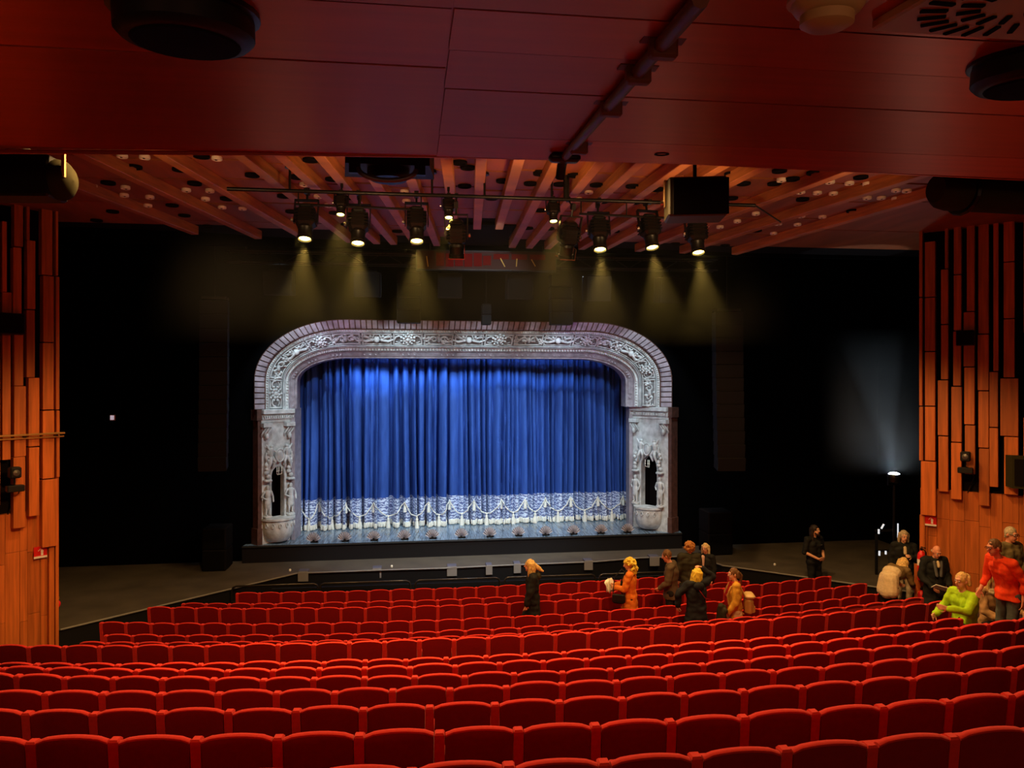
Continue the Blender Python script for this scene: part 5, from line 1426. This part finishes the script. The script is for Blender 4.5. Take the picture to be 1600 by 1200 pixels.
    # clothes
    for wn, kind, m, opt in wear:
        g = MB(); V3 = lambda x, y, z: Vector((x, y, z)) * s
        if kind in ('coat', 'jacket', 'sweater', 'shirt'):
            e = {'coat': .035, 'jacket': .03, 'sweater': .022, 'shirt': .014}[kind]
            for sd in (-1, 1):
                o = V3(sd * .06, 0, 0); g.cap(J['pel'] + o, J['waist'] + o, (.108 + e) * s, (.095 + e) * s); g.cap(J['waist'] + o, J['chest'] + o * 1.3, (.095 + e) * s, (.11 + e) * s)
            g.cap(J['chest'], J['neck'] + V3(0, 0, -.05), (.10 + e) * s, (.055 + e) * s); g.cap(J['shL'], J['shR'], (.055 + e) * s, (.055 + e) * s)
            sl = opt.get('sleeve', .93)
            for q in 'LR':
                g.cap(J['sh' + q], J['el' + q], (.053 + e) * s, (.042 + e) * s)
                if sl > .5: w_ = J['el' + q].lerp(J['wr' + q], sl); g.cap(J['el' + q], w_, (.042 + e) * s, (.032 + e * .8) * s)
            if opt.get('hem'):
                hz_ = opt['hem'] * s; p0 = J['pel']; fl_ = opt.get('flare', .22) * s
                nn_ = 20; vv = []
                for zz, rr_ in ((p0.z + .12 * s, .17 * s), (p0.z, .20 * s), (hz_ + (p0.z - hz_) * .5, .19 * s + (fl_ - .19 * s) * .5), (hz_, fl_)):
                    for k in range(nn_):
                        a = 2 * math.pi * k / nn_; f_ = 1 + (.05 * math.sin(5 * a + 1) if zz < p0.z else 0)
                        vv.append((p0.x + rr_ * 1.02 * f_ * math.cos(a), p0.y + rr_ * .78 * f_ * math.sin(a) + opt.get('back', 0) * s * (1 - (zz - hz_) / (p0.z - hz_ + 1e-6)), zz))
                ff = [tuple(range(nn_ - 1, -1, -1)), tuple(range(3 * nn_, 4 * nn_))] + [(r1 * nn_ + k, r1 * nn_ + (k + 1) % nn_, (r1 + 1) * nn_ + (k + 1) % nn_, (r1 + 1) * nn_ + k) for r1 in range(3) for k in range(nn_)]
                # wind from the bottom so that faces point outwards
                vv2 = vv[3 * nn_:] + vv[2 * nn_:3 * nn_] + vv[nn_:2 * nn_] + vv[:nn_]
                g.add(vv2, ff)
            flesh(g, wn, m, root, .013 * s, (opt.get('wr', .016) * s, (9, 9, 13)), 2)
            if opt.get('collar', kind in ('coat', 'jacket')):
                k_ = MB(); nk = J['neck']
                k_.tube([nk + V3(.082 * math.cos(a), .075 * math.sin(a) + .005, -.035 + .02 * math.cos(a * 2) - (.05 if math.sin(a) > .6 else 0)) for a in [i * 2 * math.pi / 14 + .25 * math.pi for i in range(15)]], .028 * s, 7)
                if opt.get('hood'): k_.ball(nk + V3(0, -.11, -.05), (.12 * s, .07 * s, .09 * s))
                flesh(k_, 'collar', opt.get('cm', m), root, .012 * s, (.006 * s, (20, 20, 20)), 2)
        elif kind == 'trousers':
            g.cap(J['hipL'], J['hipR'], .118 * s, .118 * s); g.cap(J['pel'], J['waist'].lerp(J['pel'], .6), .13 * s, .125 * s)
            for q in 'LR':
                g.cap(J['hip' + q], J['kn' + q], .10 * s, .072 * s); g.cap(J['kn' + q], J['an' + q], .072 * s, .058 * s)
            flesh(g, wn, m, root, .014 * s, (.014 * s, (10, 10, 10)), 2)
        elif kind == 'shoes':
            for q in 'LR':
                an = J['an' + q]; k_ = MB(); k_.cap(an + V3(0, -.03, -.042), an + V3(0, .15, -.048), .043 * s, .036 * s); k_.cap(an, an + V3(0, .0, .04), .05 * s, .05 * s)
                flesh(k_, 'shoe', m, root, .012 * s, None, 2)
        elif kind == 'scarf':
            nk = J['neck']
            for rr_, zz in ((.085, -.01), (.095, -.045)):
                g.tube([nk + V3(rr_ * math.cos(a), rr_ * math.sin(a) + .01, zz + .015 * math.sin(3 * a)) for a in [i * 2 * math.pi / 16 for i in range(17)]], .034 * s, 7)
            if opt.get('tail'): g.chain([nk + V3(opt['tail'], .10, -.06), nk + V3(opt['tail'], .17, -.25), nk + V3(opt['tail'], .17, -opt.get('len', .5))], [.045 * s, .05 * s, .045 * s])
            flesh(g, wn, m, root, .011 * s, (.010 * s, (25, 25, 25)), 1)
        elif kind == 'patch':        # a flat lapel or shirt front
            for a, e_, r_ in opt['caps']: g.cap(Vector(a) * s, Vector(e_) * s, r_ * s, r_ * s)
            flesh(g, wn, m, root, .011 * s, None, 1)
        elif kind == 'cap':
            g.ball((0, 0, 0), (.090 * s, .102 * s, .075 * s), 14, 9, HM @ Matrix.Translation((0, -.012 * s, .07 * s)))
            flesh(g, wn, m, root, .011 * s, (.004 * s, (30, 30, 30)), 1)
    return root, J, s

def stand(px, py_head, zs, floor_row, dz=0.):
    """ground position and height of a figure whose crown is seen at (px, py_head), zs survey units away"""
    p = at_d(px, py_head, zs); return (p.x, p.y), ROW_Z[floor_row] + dz, p.z - ROW_Z[floor_row] - dz
blackc = cloth('black_wool', (.010, .011, .010)); olivec = cloth('olive_parka', (.030, .026, .012)); navy = cloth('black_down', (.012, .014, .017)); taupe = cloth('taupe_jacket', (.095, .065, .035))
orangec = cloth('orange_coat', (.75, .20, .018)); mustard = cloth('mustard_coat', (.62, .31, .03)); wine = cloth('wine_scarf', (.30, .006, .006)); creamc = cloth('cream_cloth', (.62, .48, .28)); green = cloth('lime_knit', (.42, .72, .01)); orangek = cloth('orange_knit', (.85, .060, .008))
denim = cloth('grey_denim', (.10, .115, .10)); beige = cloth('beige_cotton', (.55, .44, .27)); dark = cloth('dark_trousers', (.010, .010, .010)); shoe = mat('shoe_leather', (.012, .01, .009), .4); brownk = cloth('brown_knit', (.16, .10, .035)); khaki = cloth('khaki_jacket', (.16, .12, .05))
stripe = cloth('striped_wool', (.46, .25, .10)); pinkw = cloth('pale_shirt', (.66, .42, .33)); greyl = cloth('grey_lapel', (.10, .10, .10))
def hairm(n, c): return mat(n, c, .6, spec=.35, noise_amt=.35, nscale=60, stretch=(1, 1, .3), bump=.5, bscale=120)
blond = hairm('blond_hair', (.68, .44, .14)); gold = hairm('golden_hair', (.85, .55, .05)); auburn = hairm('auburn_hair', (.42, .17, .035)); brownh = hairm('brown_hair', (.14, .065, .02)); darkh = hairm('dark_hair', (.020, .012, .008)); greyh = hairm('grey_hair', (.42, .33, .20)); ashb = hairm('ash_blond_hair', (.60, .44, .2))
walkL = dict(hipL=(-.095, 0, .90), knL=(-.10, .20, .50), anL=(-.10, .22, .09), hipR=(.095, 0, .90), knR=(.10, .0, .49), anR=(.10, -.26, .12))

# woman walking left between the rows
xy, zf, H = stand(832, 874, 16.95, 3)
person('blond woman in a black coat walking left between the front rows', xy, zf, 82, H, dict(walkL, elL=(-.25, .05, 1.13), wrL=(-.24, .12, .88), hd=(0, .06, 1.62)), (-8, 0, 0), None,
       (('trousers', 'trousers', dark, {}), ('shoes', 'shoes', shoe, {}), ('coat', 'coat', blackc, dict(hem=.52, flare=.22, hood=1, cm=olivec))), ('blown', blond))
# woman with golden curls, orange coat
xy, zf, H = stand(984, 873, 17.35, 3)
rootB, J, s = person('woman with big golden curls in an orange coat, holding papers', xy, zf, 66, H, dict(elL=(-.22, .08, 1.13), wrL=(-.11, .30, 1.12), hdL=(.03, .09, .01), elR=(.22, .08, 1.13), wrR=(.06, .32, 1.14), hdR=(-.05, .09, .01)), (12, -14, 0), None,
       (('trousers', 'trousers', dark, {}), ('shoes', 'shoes', shoe, {}), ('coat', 'coat', orangec, dict(hem=.50, flare=.25)), ('scarf', 'scarf', blackc, dict(tail=.02, len=.46))), ('bigcurly', gold))
def held(root, lx, ly, lz): return Matrix.Translation(root.location) @ Matrix.Rotation(root.rotation_euler.z, 4, 'Z') @ Vector((lx, ly, lz))
pp = tag(empty('folded_papers', held(rootB, -.03 * s, .42 * s, 1.14 * s), R(66)), 'crumpled white papers held by the golden-haired woman in orange', 'papers')
for k in range(4):
    a = MB(); a.grid(lambda u, v, k=k: ((u - .5) * .26, .012 * k + .02 * math.sin(u * 5 + k), (v - .5) * .24 + .02 * math.sin(u * 4 + 2 * k)), 6, 6); o = a.build('sheet', M['ivory'], pp, True); o.rotation_euler = (R(-25 + 9 * k), R(12 * k - 14), R(15 * k - 20))
    sm_ = o.modifiers.new('t', 'SOLIDIFY'); sm_.thickness = .003
bg = tag(empty('handbag', held(rootB, -.26 * s, .20 * s, .93 * s), R(66)), 'black shoulder bag at the hip of the woman in orange', 'handbag')
MB().box((0, 0, 0), (.10, .26, .18), bev=.03).build('bag_body', blackc, bg); MB().box((-.055, 0, .03), (.012, .25, .12), bev=.004).build('flap', M['blackp'], bg)
MB().tube([(0, -.12, .08), (.02, -.14, .25), (.08, -.12, .50), (.16, -.04, .56), (.08, .10, .40), (.02, .12, .08)], .010, 6).build('strap', M['blackp'], bg, True)
# man in taupe jacket
xy, zf, H = stand(1049, 859, 17.55, 3)
person('short-haired man in a taupe jacket looking down, standing left of the group', xy, zf, 62, H, dict(hd=(0, .09, 1.615), neck=(0, .03, 1.47), elL=(-.25, .03, 1.13), wrL=(-.20, .20, 1.0)), (0, -18, 0), SKINR,
       (('trousers', 'trousers', dark, {}), ('shoes', 'shoes', shoe, {}), ('jacket', 'jacket', taupe, dict(hem=.78, flare=.21))), ('short', brownh))
# curly auburn woman from behind
xy, zf, H = stand(1077, 847, 18.9, 2)
person('person with curly auburn hair in an olive parka, seen from behind', xy, zf, -8, H, {}, (10, 0, 0), None,
       (('trousers', 'trousers', dark, {}), ('shoes', 'shoes', shoe, {}), ('parka', 'coat', olivec, dict(hem=.70, flare=.23))), ('curly', auburn))
# woman facing the group
xy, zf, H = stand(1103, 849, 19.9, 1)
person('woman with fair wavy hair, dark jacket and pale top, facing left', xy, zf, 122, H, {}, (12, 0, 0), None,
       (('trousers', 'trousers', dark, {}), ('shoes', 'shoes', shoe, {}), ('shirt', 'shirt', pinkw, dict(sleeve=.2)), ('jacket', 'jacket', blackc, dict(hem=.74, flare=.21, cm=olivec)), ('shirt_front', 'patch', pinkw, dict(caps=(((.0, .125, 1.42), (.0, .155, 1.12), .05),))), ('bag_strap', 'patch', dark, dict(caps=(((.09, .15, 1.40), (-.06, .19, 1.12), .012),)))), ('bob', ashb))
# woman with raised arm
xy, zf, H = stand(1088, 888, 15.5, 5)
person('woman in a long black padded coat, seen from behind, hand raised to her head', xy, zf, 4, H, dict(shR=(.19, 0, 1.46), elR=(.36, .05, 1.55), wrR=(.15, .06, 1.75), hdR=(-.09, -.01, .03), elL=(-.36, .05, 1.24), wrL=(-.34, .12, .98), hd=(.03, .04, 1.62)), (-18, 0, 10), None,
       (('trousers', 'trousers', dark, {}), ('shoes', 'shoes', shoe, {}), ('padded_coat', 'coat', navy, dict(hem=.50, flare=.27, hood=1, wr=.024)), ('bag_strap', 'patch', wine, dict(caps=(((-.02, -.185, 1.36), (.10, -.20, 1.20), .010), ((.10, -.20, 1.20), (.24, -.15, 1.15), .010))))), ('bob', gold), palm={'R': (0, 0, -1)})
# woman in mustard with a rucksack
xy, zf, H = stand(1148, 888, 15.6, 5)
rootY, J, s = person('smiling woman with a ponytail, mustard coat and wine red scarf', xy, zf, 76, H, dict(elL=(-.24, .02, 1.13), wrL=(-.22, .16, .90)), (16, 0, 0), None,
       (('skirt', 'trousers', creamc, {}), ('shoes', 'shoes', shoe, {}), ('mustard_coat', 'coat', mustard, dict(hem=.78, flare=.20)), ('scarf', 'scarf', wine, dict(tail=-.03, len=.60)), ('long_skirt', 'patch', creamc, dict(caps=(((-.06, 0, .85), (-.07, .02, .45), .15), ((.06, 0, .85), (.07, .0, .45), .15))))), ('ponytail', brownh))
rk = tag(empty('rucksack', held(rootY, .0, -.25 * s, 1.06 * s), R(76)), 'tan leather rucksack on the back of the woman in mustard', 'rucksack')
leath = mat('tan_leather', (.52, .27, .07), .5, bump=.3)
m_ = MB().box((0, -.02, -.05), (.27, .15, .32), bev=.055); m_.build('rucksack_body', leath, rk, 40); MB().box((0, -.03, .13), (.27, .19, .10), bev=.04).build('flap', mat('pale_leather', (.66, .43, .16), .5), rk, 40)
MB().box((0, -.105, -.10), (.17, .05, .13), bev=.02).build('pocket', leath, rk, 40)
for sd in (-1, 1): MB().tube([(sd * .09, .05, .12), (sd * .12, .14, .30), (sd * .14, .30, .32), (sd * .14, .38, .16), (sd * .12, .34, -.05), (sd * .10, .08, -.18)], .014, 6).build('strap', leath, rk, True)
cc_ = tag(empty('carried_coat', held(rootY, -.20 * s, .30 * s, .82 * s), R(76)), 'dark coat carried over the arm of the woman in mustard', 'coat')
m_ = MB()
for k in range(6): m_.cap((rnd.uniform(-.06, .06), rnd.uniform(-.07, .07), .20 - .02 * k), (rnd.uniform(-.05, .05), rnd.uniform(-.08, .08), -.32 + .03 * k), .05, .055)
o = flesh(m_, 'coat_cloth', olivec, cc_, .014, (.016, (10, 10, 10)), 2)
# usher
gp = at_d(1272, 820, 20.6); zu = .12
up_ = MB().box((gp.x + .1, gp.y, zu / 2), (1.6, 1.4, zu)); tag(up_.build('floor_landing', M['carpet']), 'low dark landing beside the apron steps', kind='structure')
person('long-haired bearded usher in black, hands together, standing before the right wing', (gp.x, gp.y), zu, 196, min(gp.z - zu, 1.98), dict(elL=(-.27, -.02, 1.14), wrL=(-.07, .22, 1.04), hdL=(.09, .05, -.01), elR=(.27, -.02, 1.14), wrR=(.09, .22, 1.02), hdR=(-.09, .05, -.01)), (12, 6, 0), None,
       (('trousers', 'trousers', dark, {}), ('shoes', 'shoes', shoe, {}), ('shirt', 'sweater', blackc, dict(sleeve=.05, collar=False)), ('chest_badge', 'patch', greyl, dict(caps=(((-.10, .145, 1.31), (-.05, .155, 1.31), .010),)))), ('long', darkh), beard=darkh)
# bending woman in cream jacket
xy, zf, H = stand(1388, 862, 17.1, 5)
person('woman in brown knit and cream jacket bending forward to the right', xy, zf, -68, 1.72, dict(waist=(0, .06, 1.06), chest=(0, .25, 1.16), neck=(0, .40, 1.23), hd=(0, .50, 1.28), shL=(-.18, .34, 1.20), shR=(.18, .34, 1.20), elL=(-.22, .42, .95), wrL=(-.16, .58, .84), elR=(.22, .42, .95), wrR=(.16, .58, .84)), (0, -25, 0), None,
       (('trousers', 'trousers', dark, {}), ('shoes', 'shoes', shoe, {}), ('knit', 'sweater', brownk, {}), ('tied_jacket', 'patch', creamc, dict(caps=(((-.07, .02, 1.06), (-.10, -.02, .80), .13), ((.07, .02, 1.06), (.10, -.02, .80), .13), ((0, .0, 1.06), (0, -.04, .78), .14), ((-.06, .12, 1.15), (.06, .12, 1.15), .135))))), ('long', blond))
# grey-haired woman next to her
xy, zf, H = stand(1412, 843, 18.5, 5)
person('older woman with grey bob, black jacket and beige trousers by the wall edge', xy, zf, 158, 1.74, dict(elL=(-.25, .04, 1.13), wrL=(-.10, .20, 1.22)), (8, -5, 0), None,
       (('trousers', 'trousers', beige, {}), ('shoes', 'shoes', shoe, {}), ('jacket', 'jacket', blackc, dict(hem=.80, flare=.20)), ('neckline', 'patch', creamc, dict(caps=(((.0, .12, 1.40), (.0, .15, 1.28), .035),)))), ('bob', greyh))
# bald man with programme
xy, zf, H = stand(1460, 850, 16.95, 5)
rootH, J, s = person('bald man in a long black coat reading a pale programme', xy, zf, 172, H, dict(hd=(0, .08, 1.61), neck=(0, .02, 1.47), elL=(-.25, .0, 1.13), wrL=(-.16, .24, .98), elR=(.26, .02, 1.12), wrR=(.17, .24, .96)), (0, -22, 0), SKINR,
       (('trousers', 'trousers', dark, {}), ('shoes', 'shoes', shoe, {}), ('coat', 'coat', blackc, dict(hem=.55, flare=.25)), ('lapel', 'patch', greyl, dict(caps=(((-.07, .125, 1.42), (-.04, .165, 1.16), .030), ((.07, .125, 1.42), (.04, .165, 1.16), .030)))), ('shirt_front', 'patch', creamc, dict(caps=(((.0, .125, 1.42), (.0, .155, 1.34), .030),)))), ('fringe_bald', greyh))
pb = tag(empty('programme', held(rootH, .08 * s, .36 * s, .98 * s), R(172)), 'pale printed programme in the hands of the bald man', 'programme')
MB().box((0, 0, 0), (.28, .15, .008)).build('cover', M['ivory'], pb); MB().box((0, .004, .007), (.27, .14, .006)).build('pages', M['signw'], pb)
for k in range(3): MB().box((-.04 + .01 * k, -.045 + .04 * k, .012), (.15 - .03 * k, .014, .002)).build('printed_line', M['blackp'], pb)
pb.rotation_euler = (R(35), R(-16), R(172))
# seated woman in lime green
gx = at_d(1505, 899, 12.45); zf = ROW_Z[7]; hs_ = (gx.z - zf) / 1.26
SIT = dict(pel=(0, 0, .50), waist=(0, -.03, .66), chest=(0, -.02, .86), neck=(0, .0, 1.03), hd=(0, .03, 1.175), shL=(-.185, -.01, .98), shR=(.185, -.01, .98), elL=(-.26, .10, .76), wrL=(-.20, .34, .74), elR=(.26, .10, .74), wrR=(.18, .32, .66), hipL=(-.10, .05, .48), knL=(-.11, .45, .50), anL=(-.11, .46, .09), hipR=(.10, .05, .48), knR=(.11, .45, .50), anR=(.11, .46, .09))
person('fair-haired woman in a lime green sweater, seated sideways looking left', (gx.x, gx.y), zf, 96, 1.75 * hs_, dict(SIT, elL=(-.24, .16, .80), wrL=(-.14, .40, .84)), (6, -2, 0), None,
       (('trousers', 'trousers', dark, {}), ('shoes', 'shoes', shoe, {}), ('sweater', 'sweater', green, {})), ('updo', blond))
# seated person in striped wool, half hidden
gx = at_d(1550, 897, 13.3); zf = ROW_Z[6]; 
person('seated woman with long fair hair and brown striped wrap, half hidden behind orange sweater', (gx.x, gx.y), gx.z - 1.26, 188, 1.75, SIT, (10, -6, 0), None,
       (('trousers', 'trousers', dark, {}), ('shoes', 'shoes', shoe, {}), ('wrap', 'sweater', stripe, dict(wr=.03)), ('scarf', 'scarf', creamc, {})), ('long', blond))
# man in orange sweater
xy, zf, H = stand(1576, 839, 11.85, 8)
person('man in an orange knitted sweater and grey jeans, leaning left', xy, zf, 92, H, dict(waist=(0, .03, 1.10), chest=(0, .10, 1.29), neck=(0, .17, 1.45), hd=(0, .24, 1.60), shL=(-.20, .12, 1.40), shR=(.20, .12, 1.40), elL=(-.27, -.02, 1.14), wrL=(-.26, .0, .88), elR=(.27, .12, 1.12), wrR=(.24, .26, .92)), (-6, -10, 0), SKINR,
       (('jeans', 'trousers', denim, {}), ('shoes', 'shoes', shoe, {}), ('sweater', 'sweater', orangek, dict(sleeve=.55, wr=.016, hem=.84, flare=.215))), ('short', brownh), glasses=True)
# man at the back
xy, zf, H = stand(1577, 823, 14.8, 6)
person('grey-haired man with glasses and khaki jacket, standing at the right wall', xy, zf, 190, min(H, 1.9), dict(elL=(-.24, .03, 1.13), wrL=(-.18, .22, .98)), (6, -8, 0), SKINR,
       (('trousers', 'trousers', dark, {}), ('shoes', 'shoes', shoe, {}), ('jacket', 'jacket', khaki, dict(hem=.80, flare=.20, cm=blackc))), ('short', greyh), glasses=True)

bpy.data.batch_remove(JUNK + [TMP])
